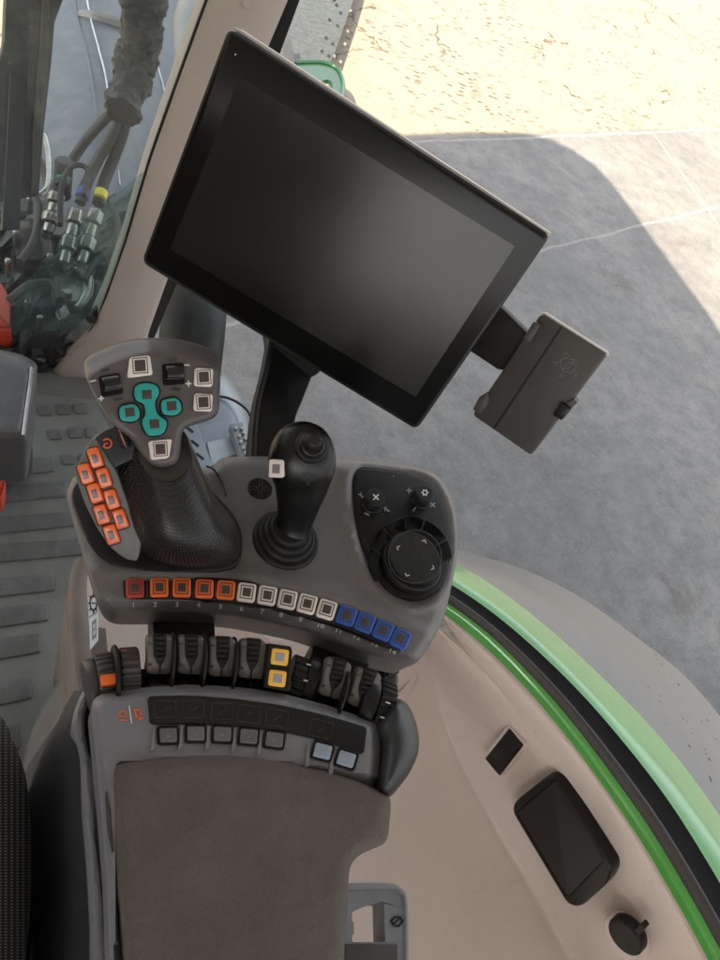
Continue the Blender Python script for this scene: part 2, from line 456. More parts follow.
def text_bm(s, px, py, hpx, rot, pl, h=.0004, t=.0003, wf=1.0, bm=None, mi=0, shear=0):
    cu = bpy.data.curves.new('txt', 'FONT'); cu.body = s; cu.align_x = 'CENTER'; cu.align_y = 'CENTER'; cu.size = 1.0; cu.resolution_u = 3
    ob = bpy.data.objects.new('txt', cu); COL.objects.link(ob)
    bpy.context.view_layer.update()
    me = bpy.data.meshes.new_from_object(ob.evaluated_get(bpy.context.evaluated_depsgraph_get()))
    bpy.data.objects.remove(ob); bpy.data.curves.remove(cu)
    b = bmesh.new(); b.from_mesh(me); bpy.data.meshes.remove(me)
    a = rad(rot); ca, sa = math.cos(a), math.sin(a); k = hpx / .72
    for v in b.verts:
        x = (v.co.x + shear * v.co.y) * k * wf; y = -v.co.y * k
        v.co = pl.p(px + x * ca - y * sa, py + x * sa + y * ca, h)
    r = bmesh.ops.extrude_face_region(b, geom=b.faces[:])
    for v in [g for g in r['geom'] if isinstance(g, bmesh.types.BMVert)]: v.co -= pl.n * t
    if bm is None: return b
    me = bpy.data.meshes.new('t'); b.to_mesh(me); b.free(); bm.from_mesh(me); bpy.data.meshes.remove(me)
    return bm
def stroke(pts, w, pl, h=.0004, bm=None, closed=False, mi=0):
    bm = bm or bmesh.new()
    n = len(pts)
    for i in range(n if closed else n - 1):
        a = V(pts[i]); b = V(pts[(i + 1) % n]); d = (b - a).normalized(); e = d * w * .3; nn = V((-d.y, d.x)) * w / 2
        slab([tuple(a - e - nn), tuple(b + e - nn), tuple(b + e + nn), tuple(a - e + nn)], pl, .0003, 0, h + i * .00002, bm=bm, mi=mi)
    return bm
def key(cx, cy, w, h, rot, pl, mat, parent, hh=.0, ctr=.46, line=True, name='button', label=None, t=.004, shape=None, pad=KEYC, r=3.2):
    o = link(name, slab(shape or rr(cx, cy, w, h, rot, r), pl, t, 1.2, hh, .0008), mat, parent, 50, label)
    bm = bmesh.new()
    if line:
        ringslab(rr(cx, cy, w * .72, h * .74, rot, .8), rr(cx, cy, w * .62, h * .64, rot, .6), pl, .0006, hh + .0002, bm, 0)
    slab(rr(cx, cy, w * ctr, h * ctr, rot, .6), pl, .0006, .2, hh + .0004, .0001, bm=bm, mi=0)
    link('icon_window', bm, pad, o)
    return o

# ================================================================== SETTING
GZ = -1.4
def ground():
    m, nt, b = nodes('yard_concrete'); L = nt.links; N = nt.nodes.new
    tc = N('ShaderNodeTexCoord')
    def noise_(sc, det=8, ro=.6, dist_=0):
        n = N('ShaderNodeTexNoise'); n.inputs['Scale'].default_value = sc; n.inputs['Detail'].default_value = det
        n.inputs['Roughness'].default_value = ro; n.inputs['Distortion'].default_value = dist_
        L.new(tc.outputs['Object'], n.inputs['Vector']); return n.outputs['Fac']
    def mr(s, a, b_, c, d, sm=True):
        n = N('ShaderNodeMapRange'); n.interpolation_type = 'SMOOTHSTEP' if sm else 'LINEAR'
        for i, v in enumerate((a, b_, c, d)): n.inputs[i + 1].default_value = v
        L.new(s, n.inputs[0]); return n.outputs[0]
    def mix(f, a, b_):
        n = N('ShaderNodeMix'); n.data_type = 'RGBA'
        if isinstance(f, float): n.inputs[0].default_value = f
        else: L.new(f, n.inputs[0])
        for i, v in ((6, a), (7, b_)):
            if isinstance(v, tuple): n.inputs[i].default_value = v + (1,)
            else: L.new(v, n.inputs[i])
        return n.outputs[2]
    def mul(a, b_):
        n = N('ShaderNodeMath'); n.operation = 'MULTIPLY'; L.new(a, n.inputs[0])
        if isinstance(b_, float): n.inputs[1].default_value = b_
        else: L.new(b_, n.inputs[1])
        return n.outputs[0]
    col = mix(mr(noise_(.9, 10, .65), .3, .7, 0, 1), (.125, .121, .115), (.185, .179, .168))
    col = mix(mr(noise_(7, 10, .8), .35, .7, 0, .9), col, (.088, .087, .085))
    col = mix(mr(noise_(30, 7, .9), .55, .68, 0, .6), col, (.30, .30, .295))      # pale chips
    col = mix(mr(noise_(120, 3, .9), .58, .66, 0, .55), col, (.40, .40, .39))
    col = mix(mr(noise_(95, 3, .9, .3), .56, .66, 0, .65), col, (.06, .06, .062))
    col = mix(mr(noise_(2.3, 10, .8, .6), .48, .66, 0, .28), col, (.24, .236, .225))
    col = mix(mr(noise_(.6, 6, .7, 1.2), .45, .7, 0, .3), col, (.09, .089, .087))
    # tyre-lug marks: rows of short dashes; long cracks in the dried clay
    def vor(rot, sc, s0, lo, hi, wob, feat='DISTANCE_TO_EDGE'):
        mp = N('ShaderNodeMapping'); mp.inputs['Rotation'].default_value = (0, 0, rad(rot)); mp.inputs['Scale'].default_value = sc
        L.new(tc.outputs['Object'], mp.inputs[0])
        vo = N('ShaderNodeTexVoronoi'); vo.feature = feat; vo.inputs['Scale'].default_value = s0
        wn = N('ShaderNodeTexNoise'); wn.inputs['Scale'].default_value = 2.5; wn.inputs['Detail'].default_value = 7
        L.new(tc.outputs['Object'], wn.inputs['Vector'])
        va = N('ShaderNodeVectorMath'); va.operation = 'MULTIPLY_ADD'; L.new(wn.outputs['Color'], va.inputs[0]); va.inputs[1].default_value = (wob, wob, 0); L.new(mp.outputs[0], va.inputs[2])
        L.new(va.outputs[0], vo.inputs['Vector'])
        return mr(vo.outputs['Distance'], lo, hi, 1, 0)
    lug = mul(vor(-20, (3.2, 6, 1), 2.5, .16, .38, 1.2, 'F1'), mr(noise_(3.1, 9, .85), .40, .52, 0, 1))
    crk = mul(vor(35, (1, 1, 1), .9, .0, .018, .6), mr(noise_(1.1, 5, .7), .48, .56, 0, 1))
    # dirt band beyond the slab joint (line through two real points of the joint)
    a = PZ(445, 137, GZ); c = PZ(719, 127, GZ); d = (c - a).normalized(); nn = V((-d.y, d.x, 0))
    if nn.y < 0: nn = -nn
    dot = N('ShaderNodeVectorMath'); dot.operation = 'DOT_PRODUCT'; L.new(tc.outputs['Object'], dot.inputs[0]); dot.inputs[1].default_value = nn
    k0 = nn.dot(V((a.x, a.y, 0)))
    band = mr(dot.outputs['Value'], k0 - .03, k0 + .06, 0, 1)
    patch = mr(noise_(.8, 8, .65), .40, .60, .15, 1)
    crust = mul(mul(lug, band), patch)
    col = mix(mul(band, .8), col, (.25, .205, .145))
    col = mix(mul(mul(mr(noise_(16, 8, .8), .5, .68, 0, 1), band), .5), col, (.17, .125, .075))
    col = mix(mul(crust, .85), col, (.05, .036, .024))
    col = mix(mul(mul(crk, band), .9), col, (.035, .028, .02))
    blot = mr(noise_(1.9, 9, .75, .4), .58, .66, 0, .45)
    col = mix(blot, col, (.075, .068, .06))
    # joints
    for (p, q, w) in (((445, 137), (719, 127), .022), ((533, 247), (719, 203), .018), ((668, 150), (719, 222), .02)):
        a = PZ(*p, GZ); c = PZ(*q, GZ); d = (c - a).normalized(); n2 = V((-d.y, d.x, 0))
        dt = N('ShaderNodeVectorMath'); dt.operation = 'DOT_PRODUCT'; L.new(tc.outputs['Object'], dt.inputs[0]); dt.inputs[1].default_value = n2
        sb = N('ShaderNodeMath'); sb.operation = 'SUBTRACT'; L.new(dt.outputs['Value'], sb.inputs[0]); sb.inputs[1].default_value = n2.dot(V((a.x, a.y, 0)))
        nz = N('ShaderNodeMath'); nz.operation = 'MULTIPLY_ADD'; L.new(noise_(3, 5), nz.inputs[0]); nz.inputs[1].default_value = .09; L.new(sb.outputs[0], nz.inputs[2])
        ab = N('ShaderNodeMath'); ab.operation = 'ABSOLUTE'; L.new(nz.outputs[0], ab.inputs[0])
        col = mix(mr(ab.outputs[0], w * .3, w * 1.0, .4, 0), col, (.30, .29, .27))
    L.new(col, b.inputs['Base Color']); b.inputs['Roughness'].default_value = .8
    bp = N('ShaderNodeBump'); bp.inputs['Strength'].default_value = .7; bp.inputs['Distance'].default_value = .02
    inv = mr(crust, 0, 1, 1, 0); hs = N('ShaderNodeMath'); hs.operation = 'MULTIPLY_ADD'; L.new(noise_(45, 8, .8), hs.inputs[0]); hs.inputs[1].default_value = .35; L.new(inv, hs.inputs[2])
    L.new(hs.outputs[0], bp.inputs['Height']); L.new(bp.outputs[0], b.inputs['Normal'])
    bm = bmesh.new()
    bmesh.ops.create_grid(bm, x_segments=40, y_segments=40, size=400)
    for v in bm.verts: v.co.z = GZ
    o = link('ground', bm, m); o['kind'] = 'structure'
ground()

# ---- cab floor
fl = [(-260, 322), (-10, 345), (52, 364), (90, 380), (130, 410), (165, 470), (150, 560), (150, 760), (150, 1010), (-260, 1010)]
o = link('floor', slab(fl, Z(0), .05, 0), FLOORM); o['kind'] = 'structure'

t_ = thing('floor_mat', PZ(40, 600, .004), 'grey rubber floor mat with raised bars, left of the control console', 'floor mat')
link('mat_sheet', slab([(-200, 392), (30, 392), (95, 400), (110, 430), (115, 560), (90, 720), (60, 1000), (-200, 1000)], Z(.006), .005, 1), FLOORM, t_)
for (x0, x1, y, hh, sl) in [(-60, 53, 466, 19, 9), (-60, 66, 491, 19, 8), (-60, 76, 521, 18, 9), (-60, 84, 549, 20, 8), (-60, 53, 585, 20, 8), (-60, 47, 614, 22, 10), (-60, 39, 645, 24, 12), (-60, 30, 690, 26, 14), (-60, 18, 738, 30, 16)]:
    q = [(x0, y - hh / 2 + sl), (x1, y - hh / 2 - .5), (x1 - 2 + 4, y + hh / 2 - 5), (x0, y + hh / 2 + sl)]
    link('raised_bar', slab(rnd(q, 2, 3), Z(.010), .006, 1.5, 0, .002), FLOORR, t_)
for (x, y) in [(44, 410), (63, 409), (55, 434), (75, 432.5), (68, 459), (86, 458), (92, 432), (80, 408)]:
    link('raised_stud', slab(rnd([(x - 7.5, y - 4.5), (x + 4.5, y - 5), (x + 7, y + 4.5), (x - 4.5, y + 5)], .6, 2), Z(.010), .006, .5, 0, .001), FLOORR, t_)

# ---- windshield plane and pillar
A_ = PZ(53, 366, .02); B_ = PD(208, 0, 1.10)
WS = Pl(A_, (B_ - A_).cross(V((-1, 0, 0))))
def pv(px, py, h=0): return WS.p(px, py, h)
t_ = thing('windshield', WS.p(0, 340), 'dusty front windshield left of the beige pillar, machinery showing through it', 'windshield')
wl = [(-170, -170), (272, -170), (240, -80), (208, 0), (180, 77), (150, 162), (127, 240), (107, 297), (92, 330), (54, 366), (0, 346), (-170, 310)]
link('glass', slab([(x, y) for x, y in wl], WS, .005, 0, -.012), WSG, t_)
link('reflection_patch', slab([(143, 172), (127, 240), (107, 297), (92, 330), (5, 333), (22, 290), (60, 240)], WS, .0004, 0, -.0115), WSD, t_)  # hazy patch standing in for the lighter reflection low in the windshield
bm = tube([WS.p(x, y, -.004) for x, y in [(-170, 312), (-60, 332), (0, 347), (36, 361), (54, 366), (74, 349), (92, 330), (107, 297), (127, 240), (150, 162), (180, 77), (208, 0), (240, -85)]], .0045, 8)
link('rubber_seal', bm, BLACKM, t_)

pil_l = [(240, -80), (208, 0), (180, 77), (150, 162), (127, 240), (107, 297), (92, 330), (54, 368), (53, 374), (60, 380), (90, 389), (120, 404)]
pil_r = [(150, 380), (147, 337), (168, 278), (200, 205), (235, 128), (267, 50), (288, 0), (322, -80)]
t_ = thing('cab_pillar', PZ(70, 380, .02), 'beige corner pillar of the cab, running up behind the monitor', 'pillar')
pout = rnd(pil_l + pil_r, [0, 0, 8, 8, 8, 8, 6, 3, 3, 3, 8, 4, 10, 8, 8, 8, 8, 8, 0, 0], 3)
def hp(x, y, d):
    # rounded moulding, slightly fatter on the outboard side
    return .018 * math.sqrt(max(0, 1 - (1 - min(1, d / 16)) ** 2)) + .006 * sstep((d - 8) / 22)
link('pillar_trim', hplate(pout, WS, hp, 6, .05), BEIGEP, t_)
link('screw_cap', knob(250.7, 1, 9.5, WS, .018, .0275, bev=.002), BEIGEP, t_)
link('edge_seal', slab([(322, -80), (288, 0), (267, 50), (235, 128), (200, 205), (168, 278), (146, 340), (152, 344), (177, 284), (210, 208), (246, 132), (280, 54), (300, 0), (336, -80)], WS, .03, 1, -.005), BLACK, t_)

WZ = .0
# ---- outside, seen through the windshield
W2 = Z(WZ)
t_ = thing('front_mudguard', PZ(110, 120, .2), 'big blue-grey plastic front wheel mudguard beyond the windshield', 'mudguard')
ffo = cr([(25, -110), (110, -120), (168, -60), (179, 5), (184, 40), (184, 110), (165, 170), (120, 240), (60, 265), (20, 200), (15, 60)], 5)
link('guard_shell', hplate(ffo, W2, lambda x, y, d: .10 * sstep(d / 90) , 9, .06), FFEND, t_)
def onff(x, y):
    return W2.p(x, y, .10 * sstep(dist(x, y, ffo) / 90) + .002)
link('ridge', tube([onff(x, y) for x, y in [(70, -40), (76, 10), (86, 50), (94, 95), (100, 150)]], .004, 6), FFEND, t_)
link('ridge', tube([onff(x, y) for x, y in [(82, -30), (90, 15), (99, 50), (107, 85), (120, 185)]], .003, 6), M('ridge_highlight', (.5, .53, .58), .3), t_)  # pale colour paints the highlight along this ridge
link('ridge', tube([onff(x, y) for x, y in [(147, 10), (155, 55), (163, 85), (168, 108)]], .003, 6), M('ridge_highlight2', (.5, .53, .58), .3), t_)  # second ridge highlight, painted pale as well
link('cross_rib', tube([onff(x, y) for x, y in [(80, 14), (95, 17), (112, 22), (130, 27)]], [.012, .018, .02, .018], 8), M('rib_grey', (.16, .15, .145), .6, dust=.3), t_)
o = link('side_bumper', tube([PZ(x, y, .28) for x, y in [(206, -40), (200, 0), (191, 28), (188, 60), (189, 100)]], [.05, .06, .055, .04, .02], 14), FEXT, None, loc=PZ(190, 60, .28))
tag(o, 'dark rounded bumper sticking up beyond the mudguard beside the pillar', 'bumper')

t_ = thing('loader_mast', PZ(20, 200, .3), 'dusty dark steel mast standing upright at the far left beyond the glass', 'loader mast')
pm = P3(PZ(20, 230, .30), PZ(60, 230, .30), PD(40, -10, 1.35))
link('mast_plate', slab([(8, -60), (66, -60), (63, 0), (55, 22), (52, 60), (44, 130), (39, 195), (-20, 205), (-14, 120), (4, 40)], pm, .03, 1.5, 0, .004), FRAME, t_)
link('mast_rib', slab([(10, 72), (25, 75), (23, 160), (20, 230), (2, 230), (6, 150)], pm, .02, 1.5, .012, .003), MACH, t_)
link('mast_edge', slab([(44, -60), (52, -60), (48, 60), (40, 150), (36, 195), (31, 195), (34, 120), (42, 20)], pm, .01, 1, .012, .003), FRAME, t_)

t_ = AXB = thing('front_axle_assembly', PZ(40, 300, -.2), 'dark cast machine block with bolts below the hydraulic hoses, its tyre behind the pillar', 'axle')
blk = cr([(-60, 195), (30, 190), (60, 215), (150, 190), (160, 300), (110, 350), (-60, 360)], 4)
link('casting', hplate(blk, Z(.02), lambda x, y, d: .05 * sstep(d / 20) + .05 * noise.noise(V((x / 12, y / 12, 3))), 6, .2), MACH, t_)
link('cover', hplate(cr([(14, 228), (30, 218), (45, 226), (52, 245), (50, 262), (36, 270), (18, 262)], 4), Z(.10), lambda x, y, d: .03 * sstep(d / 10), 3, .1), BLACKM, t_)
for x, y in [(8, 259), (50, 254), (16, 230), (48, 222), (62, 290), (28, 300), (40, 316), (12, 212), (100, 300), (30, 196)]:
    link('bolt', knob(x, y, 3.2, Z(.10), .0, .05, bev=.004), STEEL, t_)
link('lamp_cap', knob(64, 160, 9, Z(.25), -.08, .02, bev=.006), MACH, t_)
link('lamp_rim', tube([PZ(x, y, .28) for x, y in [(39, 133), (45, 138), (49, 160), (48, 185), (40, 195)]], .006, 8), STEEL, t_)

t_ = thing('hydraulic_hose_bundle', PZ(80, 200, .2), 'bundle of black hydraulic hoses in a wrinkled sleeve beyond the windshield', 'hoses')
sl = tube([PZ(x, y, .45 + z) for x, y, z in [(140, -60, .3), (141, 0, .2), (141, 35, .12), (136, 62, .06), (130, 88, .02), (122, 112, 0)]], [.045, .043, .040, .042, .036, .036], 40, k=26)
for v in sl.verts:
    q = v.co * 30; v.co += V((noise.noise(q), noise.noise(q + V((9, 2, 1))), noise.noise(q * 1.7))) * .010 + V((noise.noise(q * 3.3), noise.noise(q * 3.1 + V((4, 2, 1))), 0)) * .007
link('protective_sleeve', sl, SLEEVE, t_, 60)
for k, (pth, tagm, fx) in enumerate([([(118, 106), (104, 120), (84, 143), (68, 168), (60, 186)], GREENT, (57, 194, 52, 215)),
                                    ([(124, 108), (112, 135), (98, 160), (86, 185), (80, 203)], BLUET, (77, 212, 70, 240)),
                                    ([(128, 110), (122, 135), (113, 160), (104, 182), (98, 204)], YELT, (96, 212, 88, 240))]):
    zz = [.40, .34, .28, .24, .22]
    h_ = link('hose', tube([PZ(x, y, z) for (x, y), z in zip(pth, zz)], .0115 + .001 * k, 14), HOSE, t_)
    (x, y) = pth[-1]; (x2, y2) = pth[-2]; dd = V((x - x2, y - y2)).normalized()
    a = V((x, y)) - dd * 13
    link('marking_band', drum(PZ(a.x, a.y, .235), PZ(a.x + dd.x * 7, a.y + dd.y * 7, .23), .0150, bev=.001), tagm, h_)
    x1, y1, x3, y3 = fx; n_ = 4
    for i in range(n_):
        f0, f1 = i / n_, (i + .86) / n_
        link('fitting', drum(PZ(x1 + (x3 - x1) * f0 * 1.9, y1 + (y3 - y1) * f0 * 1.9, .22 - .05 * f0), PZ(x1 + (x3 - x1) * f1 * 1.9, y1 + (y3 - y1) * f1 * 1.9, .22 - .05 * f1), (.0165, .0125, .0175, .012)[i], 6 if i % 2 == 0 else 0, .002, .002), STEEL, h_)
for k, (pp, rr_) in enumerate([([(-10, 165), (20, 180), (38, 205), (34, 240), (20, 262)], .009), ([(30, 150), (44, 170), (50, 195), (44, 222)], .012), ([(110, 205), (118, 225), (112, 250), (96, 262), (84, 280)], .008), ([(10, 300), (30, 285), (52, 284), (60, 300)], .009), ([(45, 262), (58, 258), (66, 244), (70, 228)], .007), ([(90, 320), (104, 300), (108, 275), (118, 250)], .010)]):
    link('thin_hose', tube([PZ(x, y, .17) for x, y in pp], rr_, 10), HOSE, t_)
link('bypass_hose', tube([PZ(x, y, .30) for x, y in [(60, 225), (61, 190), (68, 170), (80, 165), (88, 172), (84, 195)]], .006, 8), BLACKM, t_)
t_ = thing('coupling_lever_disc', PZ(70, 290, .1), 'round steel coupling disc below the hose fittings', 'coupling disc')
link('disc', knob(70, 289, 17, Z(.14), -.04, .0, bev=.003), STEEL, t_)
link('crescent', tube([Z(.14).p(x, y, .012) for x, y in [(63, 270), (75, 266), (86, 275), (88, 290), (82, 303), (76, 308)]], [.005, .011, .014, .013, .010, .006], 10), STEEL, t_)
link('hub', knob(68, 291, 4, Z(.14), 0, .015, 6, .002), STEEL, t_)
link('tail_block', slab(rnd([(55, 312), (66, 303), (70, 314), (60, 321)], 2, 2), Z(.14), .05, 1, 0, .002), STEEL, t_)
o = link('red_bracket', slab(rnd([(-30, 281), (1, 281), (7, 290), (11, 303), (10, 316), (12, 329), (-30, 333)], 2), Z(.12), .06, 2, 0, .008), REDP, None, loc=PZ(5, 300, .12))
tag(o, 'bright red painted bracket at the left edge beyond the windshield', 'bracket')
o = link('cowl_panel', slab([(-60, 336), (4, 333), (60, 326), (112, 314), (98, 330), (56, 369), (0, 351), (-60, 345)], P3(WS.p(0, 347) + V((0, .02, 0)), WS.p(54, 367) + V((0, .02, 0)), PZ(30, 318, .07)), .03, 1), COWL, None, loc=PZ(30, 345, 0))
tag(o, 'flat blue-grey cowl panel along the foot of the windshield', 'panel')

# ---- outside, right of the pillar
t_ = thing('access_step', PZ(320, 20, -.35), 'dark perforated access step outside the cab, above the monitor', 'step')
sp = Z(-1.2)
bmx = bmesh.new()
hole_c = [(334.5, 0), (341, 13), (330, 20), (338, 26), (326.5, 38), (333, 44), (322.5, 51), (344, -8), (329, 56), (337, 5)]
out_ = [(290, -60), (372, -60), (352, 4), (335, 52), (328, 66), (270, 66), (282, 30)]
vs = [V(p) for p in out_]; fc = [list(range(len(out_)))]
edges = [(i, (i + 1) % len(out_)) for i in range(len(out_))]
hol = []
for (x, y) in hole_c:
    c_ = circ(x, y, 2.0, 10); s0 = len(vs); vs += [V(p) for p in c_]; edges += [(s0 + i, s0 + (i + 1) % 10) for i in range(10)]; hol.append((x, y))
r = delaunay_2d_cdt(vs, edges, [], 0, 1e-5)
bv = [bmx.verts.new(sp.p(p.x, p.y)) for p in r[0]]
for f in r[2]:
    c_ = sum((r[0][i] for i in f), V((0, 0))) / len(f)
    if any((c_ - V(hh)).length < 1.85 for hh in hol) or not pin(c_.x, c_.y, out_): continue
    bmx.faces.new([bv[i] for i in f])
ex = bmesh.ops.extrude_face_region(bmx, geom=bmx.faces[:])
for v in [g for g in ex['geom'] if isinstance(g, bmesh.types.BMVert)]: v.co.z -= .012
link('perforated_plate', bmx, M('step_dark', (.028, .034, .033), .5, mott=.35, mscale=12, dust=.4, dcol=(.16, .16, .14)), t_)
link('bracket', slab([(283, 40), (291, 38), (295, 62), (287, 68)], Z(-1.05), .03, 1), MACH, t_)
gr = rnd([(280, 60), (324, 59), (340, 66), (346, 82), (345, 99), (300, 99), (280, 80)], [2, 8, 8, 8, 3, 3, 3], 5)
t_ = thing('green_tube_bracket', PZ(320, 80, -.3), 'dark green painted bracket poking out from behind the top of the monitor', 'bracket')
bm = ringslab(resample(gr, 40), resample(rnd([(317, 82), (329, 79), (333, 84), (331, 94), (320, 94), (317, 90)], 3, 4), 40), Z(-1.1), .03)
link('plate', bm, GREEND, t_)
link('rolled_edge', tube([Z(-1.1).p(x, y, .006) for x, y in [(282, 63), (300, 62), (322, 62), (337, 68), (343, 82), (342, 97)]], .012, 8), GREEND, t_)

t_ = AXB
def tyre():
    # big wheel lying along the tractor, its tread facing the camera
    rings = []
    prof = [(166, -30), (162, 0), (172, 20), (192, 34), (208, 40), (221, 38), (228, 20), (227, -10)]
    for k in range(15):
        f = k / 14; y = 215 + f * 190; z = -.55 + .22 * math.sin(f * math.pi)
        rr_ = []
        for (x, dz) in prof: rr_.append(PZ(x + (y - 290) * -.06 + (0 if y < 330 else (y - 330) * -.05), y, z + dz / 400))
        rings.append(rr_)
    return loft(rings, closed=False)
b_ = tyre(); bmesh.ops.solidify(b_, geom=b_.faces[:], thickness=.05)
TY = link('front_tyre', b_, TYRE, t_, 60)
for i, (x0, y0, x1, y1) in enumerate([(203, 341, 224, 325), (205, 346, 222, 333), (208, 350, 223, 338), (212, 353, 222, 345)]):
    link('tread_lug', tube([PZ(x0, y0, -.35), PZ((x0 + x1) / 2 + 2, (y0 + y1) / 2 + 2, -.35), PZ(x1, y1, -.36)], .006, 6), FEXT, TY)

t_ = thing('fuel_tank', PZ(225, 430, -.5), 'pale curved fuel tank with a dark seam, beside the monitor arm', 'fuel tank')
tk = cr([(140, 395), (190, 378), (222, 372), (240, 392), (250, 415), (254, 440), (256, 480), (150, 500), (130, 440)], 5)
link('tank_shell', hplate(tk, Z(-.55), lambda x, y, d: .09 * math.sqrt(max(0, 1 - (1 - min(1, d / 22)) ** 2)), 4, .25), TANKM, t_)
link('seam', tube([Z(-.46).p(x, y, .008) for x, y in [(216, 396), (228, 398), (240, 404), (249, 413), (252, 425)]], .0045, 6), BLACK, t_)
t_ = thing('boarding_steps', PZ(200, 450, -.35), 'bare metal boarding steps with slots and studs, between both joysticks', 'steps')
st = Z(-.42)
link('tread_plate', slab(rnd([(176, 428), (197, 424), (212, 464), (205, 475), (176, 478)], 1), st, .02, .8), TANKM, t_)
for i, (x, y) in enumerate([(189.5, 429), (195, 443), (200, 456), (190, 448), (185, 436)]):
    link('slot', slab(rr(x, y, 10, 2.2, 38, 1), st, .002, .2, .002), BLACK, t_)
link('riser', slab([(197, 424), (232, 422), (243, 458), (212, 464)], Z(-.452), .02, .8), TANKM, t_)
link('riser', slab([(207, 442), (236, 436), (240, 450), (212, 464)], Z(-.438), .01, .8), M('step_blue', (.36, .42, .46), .4, metal=.3), t_)
link('stud_plate', slab(rnd([(230, 424), (243, 421), (251, 458), (244, 462)], 1), st, .03, .8, .02), TANKM, t_)
for (x, y) in [(236, 427), (242, 427.5), (239.5, 435), (244, 432), (241, 441), (246, 438), (244, 447), (248, 445), (246, 452)]:
    link('stud', knob(x, y, 1.8, st, .02, .032, bev=.002), STEEL, t_)

# ================================================================== right side lining and rear fender
def ext(c, a=(0, 0), b=(0, 0)): return c
N_ = 64
def C3(pts, n=N_):
    c = crv3([PZ(x, y, z) for x, y, z in pts], n)
    for _ in range(14): c = [c[0]] + [(a + b * 2 + d) / 4 for a, b, d in zip(c, c[1:], c[2:])] + [c[-1]]
    return c
# outer curves (photo units, height)
beo = C3([(380, 585, .63), (415, 592, .63), (443.7, 612.5, .62), (482.5, 642.5, .62), (520, 680, .62), (560, 726, .62), (600, 780, .62), (640, 837, .62), (676.7, 900, .62), (708, 957, .62), (740, 1020, .62)])
def offs(c, w0, w1, z):
    out = []
    for k, p in enumerate(c):
        t = (c[min(len(c) - 1, k + 1)] - c[max(0, k - 1)]); t.z = 0; t.normalize()
        n_ = V((-t.y, t.x, 0))
        if n_.dot(V((1, .6, 0))) < 0: n_ = -n_
        f = sstep((k / (len(c) - 1) - .10) / .6)
        out.append(V((p.x, p.y, z)) + n_ * (w0 + (w1 - w0) * f))
    return out
gro = offs(beo, .0075, .0098, .632)
blk_ = offs(beo, .0150, .0225, .640)
g2i = offs(beo, .032, .054, .636)
g2m = C3([(395, 545, .630), (425, 556, .630), (453, 576, .630), (483, 594, .630), (520, 622, .630), (560, 659, .630), (599, 699, .630), (630, 735, .630), (675, 790, .630), (718, 850, .630), (760, 910, .630)])
g2o = C3([(398, 535, .600), (428, 548, .600), (456, 565, .600), (482.5, 577.5, .600), (520, 605, .600), (560, 637.5, .600), (599, 674, .600), (633, 707, .600), (663, 740, .600), (693, 777, .600), (718, 813, .600), (765, 880, .600)])
exm = C3([(400, 530, .565), (430, 540, .565), (458, 558, .565), (500, 574, .565), (540, 596, .565), (580, 625, .565), (620, 660, .565), (670, 712, .565), (718, 770, .565), (765, 832, .565)])
exo = C3([(400, 528, .47), (430, 536, .47), (460, 552, .47), (490, 558, .47), (520, 567.5, .47), (560, 585, .47), (599, 609, .47), (640, 640, .47), (670, 662, .47), (693, 683, .47), (720, 716, .47), (770, 782, .47)])
def strip(rings, thick=.02, dn=V((0, 0, -1))):
    r = [list(x) for x in rings]
    top = loft(r, closed=False)
    ret = bmesh.ops.extrude_face_region(top, geom=top.faces[:])
    for v in [g for g in ret['geom'] if isinstance(g, bmesh.types.BMVert)]: v.co += dn * thick
    return top
def arc(a, b, bulge, n=8):
    """curves between a and b bulging upward"""
    out = []
    for j in range(n + 1):
        f = j / n
        out.append([p.lerp(q, f) + V((0, 0, bulge * math.sin(math.pi * f))) for p, q in zip(a, b)])
    return out
t_ = FEN = thing('rear_fender', PZ(600, 720, .45), 'glossy green rear fender with a wide grey plastic extension on its outer edge', 'fender')
link('inner_green_edge', strip(arc(beo, gro, .003, 4), .03), GREEN, t_)
link('grey_seal', strip(arc(gro, blk_, .004, 5), .03), RUBBER, t_)
link('black_glazing_band', strip(arc(blk_, g2i, -.001, 4), .03), M('band_black', (.006, .006, .006), .85, spec=.15, mott=.2), t_)
def mid(cs):
    out = []
    for i in range(len(cs) - 1):
        pass
    rows = list(zip(*cs)); k = 6; res = None
    for row in rows:
        s = cr([tuple(p) for p in row], k, False)
        if res is None: res = [[] for _ in s]
        for j, p in enumerate(s): res[j].append(V(p))
    return res
link('green_panel', strip(mid([g2i, g2m, g2o]), .02), GREEN, t_)
eb = strip(mid([[p + V((0, 0, -.002)) for p in g2o], exm, exo]), .02)
link('plastic_extension', eb, FEXT, t_)
down = [p + V((.03, 0.02, -.30)) for p in exo]
link('extension_skirt', strip([[p + V((0, 0, -.001)) for p in exo], down], .01, V((-.6, -.3, 0))), FEXT, t_)
from mathutils.bvhtree import BVHTree
ext_o = [o for o in COL.objects if o.name.startswith('plastic_extension')][0]
bt_ = BVHTree.FromPolygons([v.co + FEN.location for v in ext_o.data.vertices], [p.vertices[:] for p in ext_o.data.polygons])
bm = bmesh.new()
for i in range(20):
    x = random.uniform(645, 716); y = 560 + (x - 600) * 1.25 + random.uniform(20, 95)
    hit = bt_.ray_cast(C0, ray(x, y).normalized())
    if hit[0] is None: continue
    r_ = random.uniform(.0006, .0016)
    b2 = bmesh.new(); bmesh.ops.create_icosphere(b2, subdivisions=2, radius=1)
    for v in b2.verts: v.co = hit[0] + V((v.co.x * r_ * 1.1, v.co.y * r_ * 2.2, v.co.z * r_ * .5))
    me_ = bpy.data.meshes.new('t'); b2.to_mesh(me_); b2.free(); bm.from_mesh(me_); bpy.data.meshes.remove(me_)
dr = link('water_drops', bm, M('wet_dirt', (.11, .11, .11), .08, mott=.3), t_); dr['kind'] = 'stuff'

